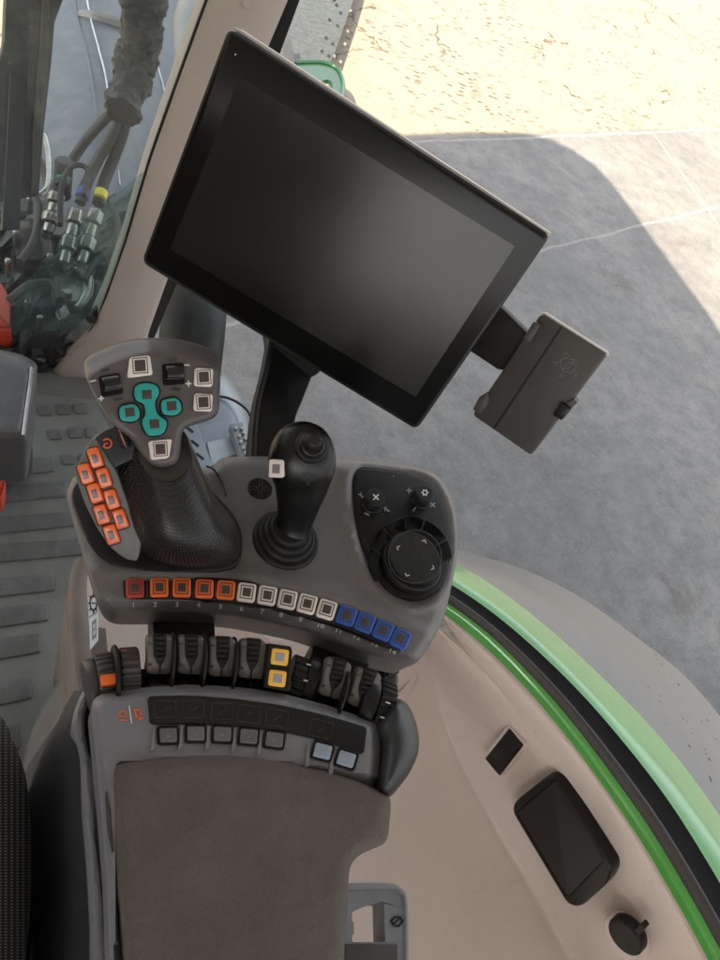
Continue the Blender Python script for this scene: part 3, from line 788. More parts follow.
# beige lining: surface through measured curves
cA = C3([(82, 560, .47), (86, 600, .47), (90, 650, .46), (95, 690, .45), (120, 800, .42), (170, 900, .42), (230, 1020, .42)])
cB = C3([(200, 565, .47), (215, 610, .47), (235, 650, .45), (260, 700, .43), (290, 800, .41), (320, 900, .41), (360, 1020, .41)])
cC = C3([(330, 565, .47), (340, 610, .47), (360, 660, .45), (385, 710, .425), (405, 775, .405), (440, 880, .40), (480, 1020, .40)])
cD = C3([(395, 575, .48), (412, 612, .475), (420, 660, .45), (437, 725, .42), (478, 815, .408), (520, 895, .40), (580, 1020, .40)])
cE = C3([(402, 578, .485), (424, 612, .478), (437, 665, .455), (456, 735, .43), (500, 822, .42), (545, 895, .41), (606, 1020, .41)])
cF = C3([(406, 582, .53), (432, 612, .54), (460, 665, .53), (496, 722, .52), (545, 800, .52), (590, 880, .51), (655, 1020, .50)])
cG = C3([(408, 585, .59), (438, 615, .595), (470, 655, .592), (508, 698, .59), (570, 775, .59), (620, 850, .59), (690, 980, .59), (705, 1020, .59)])
cH = C3([(395, 586, .622), (430, 604, .618), (470, 641, .616), (505, 676, .616), (545, 720, .616), (585, 770, .616), (625, 828, .616), (664, 893, .616), (695, 950, .616), (728, 1020, .616)])
cI = [p + V((0, 0, -.0015)) for p in beo]
t_ = thing('side_lining', PZ(450, 800, .38), 'smooth beige moulded side lining between armrest and green fender', 'side lining')
lin_bm = strip(mid([cA, cB, cC, cD, cE, cF, cG, cH, cI]), .03)
link('moulded_panel', lin_bm, BEIGE, t_, 60)
# wall plane of the lining where the fittings sit
WP = P3(PZ(502, 752, .50), PZ(590, 880, .52), PZ(540, 730, .585))
WP = Pl(PZ(502, 752, .515), WP.n)
# left face of the lining console
lw = C3([(80, 555, .47), (78, 600, .46), (80, 650, .45), (84, 692, .44), (100, 800, .42), (140, 900, .42)])
lb = C3([(66, 560, .10), (62, 600, .08), (60, 650, .05), (30, 700, .02), (0, 800, .02), (0, 900, .02)])
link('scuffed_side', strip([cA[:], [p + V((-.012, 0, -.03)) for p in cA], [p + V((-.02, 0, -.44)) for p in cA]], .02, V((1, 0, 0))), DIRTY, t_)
rim = rnd([(78, 566), (88, 562), (92, 600), (93, 650), (96, 690), (88, 700), (80, 660), (76, 610)], 4)
link('worn_edge', tube([PZ(x, y, .465) for x, y in [(84, 562), (79, 580), (79, 620), (83, 660), (88, 690), (92, 705)]], .011, 12), DIRTY, t_)
link('flared_foot', hplate(cr([(86, 652), (60, 680), (36, 720), (22, 770), (14, 850), (60, 850), (90, 760)], 4), Z(.14), lambda x, y, d: .05 * sstep(d / 25), 6, .1), M('foot_grey', (.13, .125, .118), .6, mott=.25, dust=.4, dcol=(.2, .19, .17)), t_)
# raised pad (bump) of the lining below the pod
link('pressed_line', tube([PZ(x, y, .473) for x, y in [(196, 622), (230, 622), (258, 632), (275, 640), (300, 634), (318, 628)]], .0022, 8), BEIGE, t_)
# round boss at the right of the lever row
link('round_boss', tube([PZ(x, y, .437) for x, y in [(412, 625), (422, 640), (420, 665), (408, 690), (395, 700)]], .006, 8), BEIGE, t_)

SL = WP
vent = rnd([(509, 728.5), (523, 745.5), (499.5, 776), (485, 759)], 1.2, 3)
t_ = thing('blank_switch_cover', SL.p(504, 752), 'small dark rectangular blank cover set in the beige lining', 'cover')
link('surround', ringslab(resample(rnd([(508.5, 725), (526.5, 745.5), (499, 779.5), (481.5, 759)], 3), 40), resample(vent, 40), SL, .02, .002), BEIGE, t_)
link('plate', slab(vent, SL, .01, .8, .0035), BLACKM, t_)
link('slot', slab([(519, 747.5), (520.5, 749), (501.5, 772.5), (500, 771)], SL, .002, .1, .0042), GLOSS, t_)
t_ = thing('storage_box', SL.p(560, 840), 'long black lidded storage tray recessed in the beige lining', 'storage tray')
ro = rnd([(547, 776), (556, 780), (612, 869), (607, 884), (580, 908), (567, 905), (511.5, 812), (514, 802)], [7, 8, 8, 8, 8, 8, 8, 8], 5)
link('tray_frame', slab(ro, SL, .02, 2.2, .006, .003), BLACK, t_)
li = rnd([(553, 783), (603, 861), (567, 897), (517, 813)], [4, 3, 3, 3], 4)
link('frame_channel', ringslab(resample(inset(li, -1.6), 48), resample(inset(li, -.2), 48), SL, .001, .0063), GLOSS, t_)
link('lid', slab(li, SL, .008, 1.8, .0135, .003), M('lid_black', (.009, .0088, .0088), .5, spec=.4, grain=.2), t_)
t_ = thing('power_socket', SL.p(624, 940, .0), 'round black power socket with a small latch at the bottom right', 'socket')
SL2 = Pl(SL.p(624, 930), SL.n)
link('collar', knob(624, 940, 24, SL2, -.01, .0035, bev=.003), BEIGE, t_)
link('cap', knob(624, 938, 18.5, SL2, .0, .016, bev=.003), BLACKM, t_)
link('latch', slab(rnd([(634, 930), (641, 924), (645, 929), (639, 936)], 1), SL2, .01, .5, .016), BLACKM, t_)

# sticker on the console side
t_ = thing('warning_sticker', PZ(94, 620, .48), 'white label with a black gear symbol under the left side of the control pod', 'sticker')
SK = P3(PZ(88, 605, .474), PZ(98, 603, .480), PZ(90, 648, .474))
link('label_sheet', slab([(88.5, 600), (97.5, 591), (98, 640), (90, 650)], SK, .0008, 0, .012), STICK, t_)
bm = ringslab(circ(93.3, 603, 4.0, 20, 8), circ(93.3, 603, 2.7, 20, 6), SK, .0003, .0126)
stroke([(92, 603), (95, 603)], 1.2, SK, .0127, bm)
for i in range(8):
    a = i * math.pi / 4
    stroke([(93.3 + 4 * math.cos(a), 603 + 8 * math.sin(a)), (93.3 + 4.9 * math.cos(a), 603 + 10 * math.sin(a))], 1.2, SK, .0127, bm)
link('gear_symbol', bm, BLACK, t_)
bm = ringslab([(92, 622), (96, 618), (96, 636), (92, 640)], [(92.8, 624), (95.3, 621.5), (95.3, 634), (92.8, 637)], SK, .0003, .0126)
stroke([(89, 617), (97.5, 611)], .6, SK, .0127, bm)
stroke([(93, 630), (95, 628)], .8, SK, .0127, bm)
link('page_symbol', bm, PRINTD, t_)

# ================================================================== left: steering column foot, pedal, seat
t_ = thing('steering_column_cover', PZ(15, 440, .1), 'smooth grey steering column cover at the left edge above the floor', 'column cover')
sc_ = rnd([(-60, 340), (0, 350), (22, 354), (38, 364), (33, 405), (27, 442), (-60, 438)], [0, 4, 8, 6, 6, 6, 0], 4)
link('shroud', hplate(sc_, Z(.28), lambda x, y, d: .035 * math.sqrt(max(0, 1 - (1 - min(1, d / 14)) ** 2)), 4, .12), M('cover_grey', (.07, .073, .082), .38, mott=.1, mscale=9, grain=.15, dust=.15), t_)
link('trim_line', tube([Z(.28).p(x, y, .03) for x, y in [(31.5, 368), (30, 385), (27, 405), (23, 436)]], .0035, 8), STEEL, t_)
link('foot', slab([(-60, 440), (28, 440), (33, 449), (28, 456), (-60, 456)], Z(.1), .08, 1), DGREY, t_)
t_ = thing('red_pedal_cover', PZ(3, 470, .1), 'orange-red plastic strips beside the steering column foot', 'trim strip')
link('strip_upper', slab(rnd([(-40, 438), (5, 440), (5, 458), (1, 482), (-40, 486)], 2), Z(.14), .05, 1), REDP, t_)
link('strip_lower', slab(rnd([(-40, 483), (6, 481), (4, 490), (1, 498), (-40, 500)], 2), Z(.12), .05, 1), REDP, t_)

so = cr([(-120, 690), (-30, 698), (0, 715), (13, 740), (25, 773), (30, 813), (32, 863), (30, 915), (26, 960), (20, 1030), (-120, 1030)], 6)
sb = hplate(so, Z(.66), lambda x, y, d: .07 * math.sqrt(max(0, 1 - (1 - min(1, d / 45)) ** 2)), 4, .1)
t_ = thing('driver_seat', PZ(0, 850, .55), 'black patterned seat cushion at the bottom left edge', 'seat')
link('cushion', sb, FABRIC, t_)

# ================================================================== dark side console under the armrest
t_ = thing('seat_side_panel', PZ(60, 850, .5), 'dark navy textured side panel with grey edge, between seat and armrest', 'side panel')
tp = C3([(83, 690, .74), (76, 706, .74), (72, 722, .74), (76, 745, .74), (84, 790, .74), (90, 860, .74), (95, 930, .74), (100, 1010, .74)], 40)
bt = C3([(78, 696, .62), (66, 712, .60), (48, 735, .56), (26, 768, .50), (10, 800, .48), (4, 860, .46), (2, 930, .46), (0, 1010, .46)], 40)
midc = [a.lerp(b, .5) + V((-.006, 0, .01)) for a, b in zip(tp, bt)]
b_ = loft([tp, midc, bt], closed=False)
ret = bmesh.ops.extrude_face_region(b_, geom=b_.faces[:])
for v in [g for g in ret['geom'] if isinstance(g, bmesh.types.BMVert)]: v.co += V((.02, 0, -.01))
link('textured_side', b_, NAVYT, t_)
eo = [(84, 690), (76, 706), (72, 722), (73, 732), (80, 757), (83, 813), (87, 860), (91, 930), (94, 1010), (112, 1010), (107, 930), (103, 880), (98, 840), (95, 800), (92, 765), (88, 752), (85, 735), (85, 715), (88, 700)]
link('edge_moulding', hplate(cr(eo, 3), Z(.745), lambda x, y, d: .005 * sstep(d / 4), 3, .03), GREYL, t_)
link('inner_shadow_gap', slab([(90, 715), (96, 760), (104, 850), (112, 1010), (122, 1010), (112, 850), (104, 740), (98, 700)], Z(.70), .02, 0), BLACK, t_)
for x, y in [(95, 786), (96, 812)]:
    link('bracket', slab(rr(x, y, 6, 16, 5, 1), Z(.725), .01, .5), STEEL, t_)
o = thing('belt_buckle_holder', PZ(50, 950, .6), 'dark grey plastic clip holder in the bottom left corner', 'holder')
link('shell', hplate(cr([(30, 935), (38, 926), (46, 917), (52, 920), (58, 924), (66, 950), (72, 1000), (26, 1000)], 3), Z(.60), lambda x, y, d: .01 * sstep(d / 4), 3, .05), M('holder_navy', (.06, .066, .08), .5), o)
link('insert', slab([(40, 932), (57, 926), (66, 960), (68, 990), (42, 990)], Z(.613), .01, .8), BLACK, o)

# ================================================================== armrest
ZA = Z(.80)
t_ = thing('armrest', ZA.p(240, 850, -.05), 'brown suede armrest with grey control bridge, display strip and rollers', 'armrest')
ARM = t_
arch_t = [(91, 706), (94, 698), (103, 694), (147, 687), (191, 684.6), (235.5, 686.8), (280, 693), (324.4, 704.4), (364.4, 717.8), (378, 724)]
hs = arch_t + [(380, 745), (378, 770), (375, 790), (300, 800), (200, 800), (150, 800), (125, 815), (122, 870), (123, 920), (127, 1010), (112, 1010), (110, 960), (107, 880), (100, 797), (95, 747)]
link('control_bridge', hplate(rnd(hs, [6] * 2 + [6] + [10] * 7 + [4, 4, 4, 4, 4, 14, 14, 6, 6, 0, 0, 6, 6, 10, 10], 3), ZA, lambda x, y, d: -.010 * (1 - sstep(d / 9)) - (.010 * sstep((y - 757 - .0006 * (x - 200) ** 2) / 10) if x > 118 else 0), 4, .035), GREYL, t_)
link('bridge_groove', slab([(106, 790), (110, 812), (114, 850), (112, 853), (107.5, 830), (105, 800)], ZA, .002, .2, .0006), DGREY, t_)
pad = [(111, 772), (113, 765), (121, 761), (151, 757.5), (191, 752.5), (235.5, 753), (280, 758.5), (329, 769.5), (364, 782.5), (389, 795.5), (391, 803), (388.5, 835), (385, 844), (362, 853), (352, 862), (349, 872), (346.7, 929), (342, 965), (338, 1015), (128, 1015), (123, 960), (117, 900), (113, 847)]
PADP = Z(.806)
def hpad(x, y, d):
    return -.016 * (1 - math.sqrt(max(0, 1 - (1 - min(1, d / 13)) ** 2))) + .0012 * noise.noise(V((x / 40, y / 40, 0))) + .0008 * noise.noise(V((x / 14, y / 14, 5)))
pb = hplate(rnd(pad, [3, 3, 4, 8, 8, 8, 8, 8, 6, 4, 4, 5, 5, 8, 8, 8, 6, 6, 0, 0, 6, 6, 8], 3), PADP, hpad, 5, .035)
for v in pb.verts: v.co += V((0, 0, .0004 * noise.noise(v.co * 90)))
link('suede_pad', pb, SUEDE, t_)
# under-structure of the pad on the right
link('under_tray', slab([(130, 800), (372, 815), (374, 842), (352, 860), (345, 872), (335, 1010), (140, 1010)], Z(.765), .05, 2), DGREY, t_)

dis = [(149, 699), (151, 697.2), (191, 696.5), (235.5, 700), (280, 706), (324, 715.8), (366, 728), (363, 752), (359, 752.5), (324, 739.5), (280, 730), (235.5, 725), (191, 722.6), (155, 723.2), (151, 722)]
link('display_surround', slab(inset(rnd(dis, [2, 3, 8, 8, 8, 8, 3, 3, 3, 8, 8, 8, 8, 2, 2], 3), -1.3), ZA, .003, .5, .0012), BLACK, t_)
dsp = link('display_strip', hplate(rnd(dis, [2, 3, 8, 8, 8, 8, 3, 3, 3, 8, 8, 8, 8, 2, 2], 3), ZA, lambda x, y, d: .0024 - (.003 * ((x - 235) / 150) ** 2 if x > 235 else 0) - .0004 * (1 - sstep(d / 1.5)), 4, .006), M('display_black', (.009, .0085, .0085), .09, spec=.4, mott=.3, mscale=20), t_)
bm = bmesh.new()
for (x, y, rt) in [(165, 709, -1), (193.5, 709, 0), (222, 711, 3), (249, 714, 6), (277, 718, 9), (321, 729, 14), (346, 736, 17)]:
    hz = .0027 - (.003 * ((x - 235) / 150) ** 2 if x > 235 else 0)
    ringslab(rr(x, y, 22, 17, rt, 1.5), rr(x, y, 21, 16, rt, 1.5), ZA, .0008, hz, bm)
    stroke([(x - 3, y + 2), (x + 4, y - 2)], .7, ZA, hz, bm)
link('segment_frames', bm, M('segment_grey', (.035, .037, .04), .3), dsp)
for x, y in [(163, 708), (220, 704.5), (249, 713), (274, 714)]:
    pass
for i, (x, y, rt, mt) in enumerate([(168.4, 734.9, -2, KEYG), (196, 733.2, 0, KEYG), (222.7, 733.8, 2, KEYG), (249, 736, 5, KEYG), (274.7, 739.3, 8, KEYG), (323, 751, 14, KEYB), (346.7, 758.9, 17, KEYB)]):
    k = link('button', slab(rr(x, y, 22.5, 19.5, rt, 3.5), ZA, .004, 1.0, .0018), GLOSS, t_, label='glass push button with a sky reflection painted in' if mt is KEYB else None)
    link('key_cap', slab(rr(x, y, 17, 14.2, rt, 2), ZA, .003, .9, .0030, .0006), mt, k)
    link('symbol', text_bm('-', x - .5, y + .5, 6, rt - 8, ZA, .0033), PRINTD, k)
    a = rad(rt)
    link('rib', slab([(x - 15, y - 8), (x - 13.2, y - 8), (x - 13.4, y + 14), (x - 18, y + 17)], ZA, .004, .3, .0015), GREYL, t_)
# tractor symbol
bm = stroke([(129.2, 706), (131.6, 723)], 1.1, ZA, .0006)
link('divider_mark', bm, PRINT, t_)
bm = ringslab(circ(123, 714, 4.0, 16, 3.8), circ(123, 714, 2.9, 16, 2.7), ZA, .0003, .0006); stroke([(119.5, 720), (126.5, 720)], 1, ZA, .0006, bm)
stroke([(134, 709.5), (141.5, 710.5)], 1.3, ZA, .0006, bm); stroke([(134.5, 710), (137.5, 719)], 1.6, ZA, .0006, bm); stroke([(141, 711), (140, 716)], 1.3, ZA, .0006, bm); stroke([(137.5, 719), (142.5, 718)], 1.8, ZA, .0006, bm)
link('orange_symbol', bm, PRINTO, t_)
# end cap
ec = cr([(376, 727), (383, 712), (395, 699), (406, 703), (413, 714), (418.5, 733), (418, 753), (410, 772), (400, 786), (389, 797), (377, 790), (379, 765), (381, 745)], 4)
link('end_cap', hplate(ec, Z(.79), lambda x, y, d: .022 * math.sqrt(max(0, 1 - (1 - min(1, d / 20)) ** 2)) - .004, 3, .04), M('cap_black', (.020, .021, .023), .42, mott=.15, grain=.25), t_)

# rollers and levers
RP = Z(.785)
def row_dir(x): 
    s = math.atan(2 * .0009 * (x - 190)); return s
def rolldrum(x0, y0, x1, y1, hgt, r, ribs, mat, name='roller', parent=ARM, depth=.0014, label=None):
    a = RP.p(x0, y0, hgt - r); b = RP.p(x1, y1, hgt - r)
    # px given for the axis seen on top: use top line then drop the axis
    a = RP.p(x0, y0, hgt) - V((0, 0, r)); b = RP.p(x1, y1, hgt) - V((0, 0, r))
    return link(name, drum(a, b, r, ribs, depth, .0015), mat, parent, 30, label)
lr = thing('lever_row', RP.p(240, 665, -.03), 'row of black thumb levers and ribbed rollers in front of the armrest bridge', 'lever row')
link('axle_housing', slab(cr([(95, 690), (110, 672), (150, 668), (200, 665), (260, 668), (320, 684), (370, 702), (395, 716), (392, 738), (360, 728), (300, 706), (240, 694), (180, 692), (120, 700)], 4), Z(.765), .05, 2), BLACKM, lr)
rolldrum(88, 678, 99, 675, .004, .0205, 0, M('roller_cap', (.05, .05, .054), .35), 'end_disc', lr)
rl = rolldrum(98.5, 675, 116.5, 671.5, .008, .0215, 26, DGREY, 'roller', lr)
link('orange_marker', slab(rr(109, 679, 17, 10.5, -6, 2), RP, .010, 1.3, .0112, .001), ORANGE, rl)
rolldrum(116, 668, 121, 667.5, .018, .0265, 0, BLACKM, 'divider_disc', lr)
rl = rolldrum(121.5, 669, 141, 667.5, .010, .0225, 26, DGREY, 'roller', lr)
link('orange_marker', slab(rr(128, 651.5, 14, 2.6, 2, 1), RP, .004, .5, .004, .0004), ORANGE, rl)
LSC = 1.12
LEVG = M('lever_grey', (.115, .106, .10), .4, mott=.15, mscale=60, grain=.15)
def lever(cx, cy, rot, w=25):
    a = rad(rot); ca, sa = math.cos(a), math.sin(a)
    def T(pts): return [(cx + (x * ca - y * sa) * LSC, cy + (x * sa + y * ca) * LSC) for x, y in pts]
    pl0 = P3(RP.p(*T([(-10, -18)])[0], .018), RP.p(*T([(10, -18)])[0], .018), RP.p(*T([(0, 16)])[0], .004))
    hw = w / 2
    body = rnd(T([(-hw, -17), (-hw + 3, -20), (hw - 3, -20), (hw, -17), (hw - .5, 4), (hw + 1, 12), (hw - 3, 15), (-hw + 3, 15), (-hw - 1, 12), (-hw + .5, 4)]), 3, 3)
    lv = link('lever', slab(body, pl0, .012, 2.2, 0, .003), LEVG, lr)
    pad_ = rnd(T([(-6.2, -21.5), (6.2, -21.5), (5.6, -2), (2.6, 5), (0.7, 8), (.7, 15), (-.7, 15), (-.7, 8), (-2.6, 5), (-5.6, -2)]), .8, 2)
    tp_ = link('thumb_pad', slab(pad_, pl0, .004, .6, .0016, .0006), BLACK, lv)
    bm = bmesh.new()
    for j in range(5):
        y = -18.5 + j * 4.6; w2 = 4.6 - max(0, j - 2) * .5
        slab(rnd(T([(-w2, y - .9), (w2, y - .9), (w2, y + 1.1), (0, y + 1.9), (-w2, y + 1.1)]), .5, 2), pl0, .003, .5, .0036, .0008, bm=bm)
    link('grip_ridges', bm, BLACKM, tp_)
    bm = stroke(T([(-10.4, -13), (-7.8, -13)]), .9, pl0, .0005); link('minus_mark', bm, BLACK, lv)
    bm = stroke(T([(-10.2, 6), (-7.8, 6)]), .9, pl0, .0005); stroke(T([(-9, 4.8), (-9, 7.2)]), .9, pl0, .0006, bm); link('plus_mark', bm, BLACK, lv)
    link('hinge_block', slab(rnd(T([(-hw + 1, 12), (hw - 1, 12), (hw - 1, 31), (-hw + 1, 31)]), 2, 2), Z(.776), .02, 1.5, 0, .002), BLACK, lv)
    link('hinge_pin', knob(*T([(0, 19)])[0], 2.6, Z(.776), 0, .004, bev=.001), BLACKM, lv)
    link('hinge_bar', slab(rnd(T([(-hw + 3, 23), (hw - 3, 23), (hw - 3, 25.4), (-hw + 3, 25.4)]), 1, 2), Z(.776), .004, .6, .003, .001), DGREY, lv)
for (x, y, rt) in [(160, 658, 0), (191.5, 658.5, 1), (222.5, 660.5, 3), (252.5, 662.5, 5), (335, 682, 15), (364, 692, 18)]:
    lever(x, y, rt, 24 if x < 300 else 23)
def fin(px, py, rot, r=.024, up=.021):
    c = RP.p(px, py, up) - V((0, 0, r)); d = V((math.cos(rad(-rot)), math.sin(rad(-rot)), 0))
    d = (RP.p(px + 10, py + 10 * math.tan(rad(rot))) - RP.p(px, py)).normalized()
    link('divider_fin', drum(c - d * .0012, c + d * .0012, r, 0, 0, .001, 48), BLACKM, lr)
for (x, y, rt) in [(175, 652, 1), (206.5, 653, 2), (237.5, 656, 4), (348, 686, 17)]: fin(x, y, rt)
yb = thing('yellow_key_block', RP.p(279, 665), 'black block with two yellow framed keys in the lever row', 'key block')
YP = P3(RP.p(268, 645, .024), RP.p(294, 650, .024), RP.p(277, 690, .012))
link('block', slab(rnd([(268, 643), (292, 646.5), (291.5, 690), (287, 692), (263, 687.5)], 2.5, 4), YP, .03, 1.5, 0, .002), BLACK, yb)
for (x, y) in [(280, 657), (277.5, 678.5)]:
    link('recess', ringslab(resample(rr(x, y, 23, 20, 7, 4), 32), resample(rr(x, y, 19.5, 18, 7, 3), 32), YP, .002, .0012), BLACKM, yb)
    key(x, y, 17.5, 16.5, 7, YP, YELLOW, yb, .0014, .50, False, name='yellow_key', pad=M('pale_window', (.28, .29, .33), .25), r=3)
rl = rolldrum(293.5, 671, 308, 676, .006, .021, 24, BLACKM, 'roller', lr)
rolldrum(308.5, 672.5, 320, 676.5, .008, .0235, 0, BLACK, 'roller_shoulder', lr)
bm = stroke([(307, 664), (310.5, 665)], 1.2, RP, .0095); stroke([(304, 680), (307.5, 681)], 1.2, RP, .009, bm); link('roller_mark', bm, PRINT, rl)
rolldrum(366, 690, 381, 695.5, .016, .0255, 0, BLACK, 'roller_shoulder', lr)
rl = rolldrum(381.5, 697, 397, 703, .014, .0245, 26, BLACKM, 'roller', lr)
bm = stroke([(386, 702), (390, 703.5)], 1.2, RP, .0172); stroke([(381, 717), (384.5, 718.2)], 1.2, RP, .0150, bm); link('roller_mark', bm, PRINT, rl)

# supports and adjuster under the pod
t_ = thing('pod_support_arms', PZ(240, 630, .68), 'two black support arms linking the control pod to the lever row', 'support arm')
link('left_arm', slab(rnd([(152, 600), (214, 600), (216, 640), (210, 660), (154, 660)], 3), Z(.745), .03, 2, 0, .004), BLACKM, t_)
link('right_arm', slab(rnd([(325, 625), (380, 645), (366, 672), (350, 680), (308, 664), (314, 645)], 3), Z(.745), .03, 2, 0, .004), BLACKM, t_)
t_ = thing('height_adjuster_knob', PZ(385, 672, .7), 'dark ribbed knob tucked under the right end of the control pod', 'knob')
Kp = Z(.70)
link('knob_body', knob(384, 676, 17, Kp, -.03, .0, 0, .004), DGREY, t_)
link('ribbed_ring', drum(Kp.p(374, 665, .0), Kp.p(384, 682, 0), .018, 30, .001, .002), BLACK, t_)
link('cap_ring', drum(Kp.p(366, 662, .004), Kp.p(372, 676, .004), .019, 0, .001, .003), BLACKM, t_)

# metal/plastic handle lower right
HP = Z(.62)
t_ = thing('grab_handle', HP.p(385, 920), 'grey plastic loop handle with a black arrow mark, right of the armrest', 'handle')
ho = rnd([(330, 884), (392, 884), (402, 889), (407, 902), (408, 1000), (330, 1000)], [0, 8, 8, 8, 0, 0], 4)
hi = rnd([(352, 912), (368, 905), (384, 901.5), (385.5, 942), (352, 942)], [2, 8, 2, 2, 2], 4)
link('loop', ringslab(resample(ho, 80), [resample(hi, 80)[(i) % 80] for i in range(80)], HP, .03, 0), GREYL, t_)
link('rim', tube([HP.p(x, y, -.001) for x, y in [(345, 886.5), (388, 886.5), (399, 890.5), (404.5, 902), (405.5, 960), (405.5, 1000)]], .003, 8), GREYL, t_)
link('bottom_bar', slab([(345, 944), (398, 944), (398, 962), (345, 962)], HP, .01, 1, .001), DGREY, t_)
bm = stroke([(391, 921), (395, 917), (399, 917), (403, 921), (399, 926), (395, 926)], 1.8, HP, .0008, closed=True); stroke([(392, 925), (401, 917)], 1.4, HP, .0012, bm)
link('arrow_mark', bm, BLACK, t_)
link('latch', slab([(345, 922), (354, 922), (354, 934), (345, 934)], Z(.60), .01, .5), STEEL, t_)
link('latch_pin', knob(350, 927, 2.5, Z(.605), 0, .004), M('brass', (.5, .3, .12), .4, metal=.8), t_)

# ================================================================== control pod
PP = Z(.79)
t_ = thing('control_pod', PP.p(270, 560, -.04), 'grey moulded control pod with numbered coloured buttons, dial and knobs', 'control pod')
POD = t_
po = cr([(207, 468), (222, 458.5), (252, 456.5), (300, 456.5), (336, 458), (364, 460.5), (400, 465), (422, 468.5), (437, 476), (447, 488), (455, 508), (458, 537), (456.5, 560), (451, 588), (444, 617), (434, 638), (422, 657), (411, 665.5), (397, 664), (360, 652.5), (305, 632.5), (245, 619.5), (215, 616), (180, 613.3), (130, 613.3), (110, 611.5), (99, 602), (90, 580), (75, 528), (67, 498), (70, 484), (78, 474), (110, 455), (160, 455)], 5)
def yarc(x): 
    pts = [(60, 588), (135, 587.5), (205, 588.5), (246, 592), (288, 599), (327, 609), (365, 622), (400, 638), (440, 660)]
    for (a, b), (c, d) in zip(pts, pts[1:]):
        if x <= c: return b + (d - b) * max(0, (x - a)) / (c - a)
    return 660
pan = [(355, 478), (360, 469), (367, 467.5), (385, 469.5), (405, 472.5), (421, 478), (432, 484), (438, 495), (444, 511), (448, 529.5), (450, 551), (448, 567), (443, 582), (434, 592.5), (421, 599), (407, 599), (394, 592.5), (380, 578), (367, 556.5), (360, 535), (355, 509.5), (354, 490)]
pan_s = cr(pan, 4)
def hpod(x, y, d):
    h = -.013 * (1 - math.sqrt(max(0, 1 - (1 - min(1, d / 12)) ** 2)))
    yy = y - (yarc(x) + 11.5)
    h -= .010 * sstep(yy / 9)                                   # front lip rolls down
    h += .0035 * math.exp(-((yy + 28) / 9) ** 2)                # ridge above the key strip
    # hollow round the panel edge
    dp = dist(x, y, pan_s); ins = pin(x, y, pan_s)
    if not ins: h += .004 * math.exp(-((dp - 9) / 4) ** 2) - .003 * (1 - sstep(dp / 5))
    else: h -= .003 + .004 * sstep(dp / 6)
    # soft valley in the middle
    h -= .004 * math.exp(-(((x - 225) / 26) ** 2)) * sstep((y - 470) / 30)
    return h
pb = hplate(po, PP, hpod, 4, .03, taper=.03)
link('pod_shell', pb, GREY, t_, 60)
# key tray
tr_t = [(122.5, 577), (135, 576.3), (182, 576), (226, 578), (267, 583), (307, 591.5), (347, 603.5), (384, 618), (410, 630)]
tr_b = [(411, 634), (406, 649), (400, 650.5), (383, 643.5), (346, 628), (307, 616), (267, 607), (226, 600.5), (182, 598.6), (135, 598.5), (124, 597.5)]
tro = rnd(tr_t + tr_b, [3] + [10] * 7 + [3, 3, 4, 4] + [10] * 6 + [4, 3], 3)
link('key_tray', slab(tro, PP, .006, 1.0, .0012), BLACK, t_)
bc = [(135, 587.5), (159.5, 587), (182, 587.2), (204.5, 588.2), (226, 589.5), (246.8, 592), (267.5, 595), (287.8, 599), (307.5, 603.5), (327, 609), (347, 615.3), (365.3, 622.3), (383.5, 630), (400.8, 638.2)]
nm = [(133.5, 605.5), (155, 605), (177, 605), (198.5, 605.5), (220.5, 607), (241.5, 609), (262, 611.7), (281, 615.3), (300.5, 620), (320.5, 625.8), (338.5, 631), (356.5, 637.3), (374.5, 644.3), (392, 651.8)]
mats = [RED] + [ORANGE] * 4 + [WHITE] * 5 + [BLUE] * 4
cname = ['dark red'] + ['orange'] * 4 + ['white'] * 5 + ['blue'] * 4
for i, ((x, y), mt) in enumerate(zip(bc, mats)):
    j0, j1 = max(0, i - 1), min(13, i + 1)
    rt = math.degrees(math.atan2(bc[j1][1] - bc[j0][1], bc[j1][0] - bc[j0][0]))
    key(x, y, 18.2, 18.6, rt, PP, mt, t_, .0034, .45, label='%s key in the numbered row' % cname[i])
    if i < 13:
        mx_, my_ = (x + bc[i + 1][0]) / 2, (y + bc[i + 1][1]) / 2
        link('separator', slab(rr(mx_, my_, 1.1, 19, rt, .4), PP, .003, .2, .0022), DGREY, t_)
for i, (x, y) in enumerate(nm):
    j0, j1 = max(0, i - 1), min(13, i + 1)
    rt = math.degrees(math.atan2(nm[j1][1] - nm[j0][1], nm[j1][0] - nm[j0][0]))
    d_ = dist(x, y, po)
    h_ = hpod(x, y, d_)
    # tilted frame following the lip
    q = P3(PP.p(x, y, h_), PP.p(x + 4 * math.cos(rad(rt)), y + 4 * math.sin(rad(rt)), h_), PP.p(x, y + 2.5, hpod(x, y + 2.5, dist(x, y + 2.5, po))))
    link('number', text_bm(str(i + 1), x, y, 4.6, rt, q, .0016, wf=1.3), PRINT, t_)
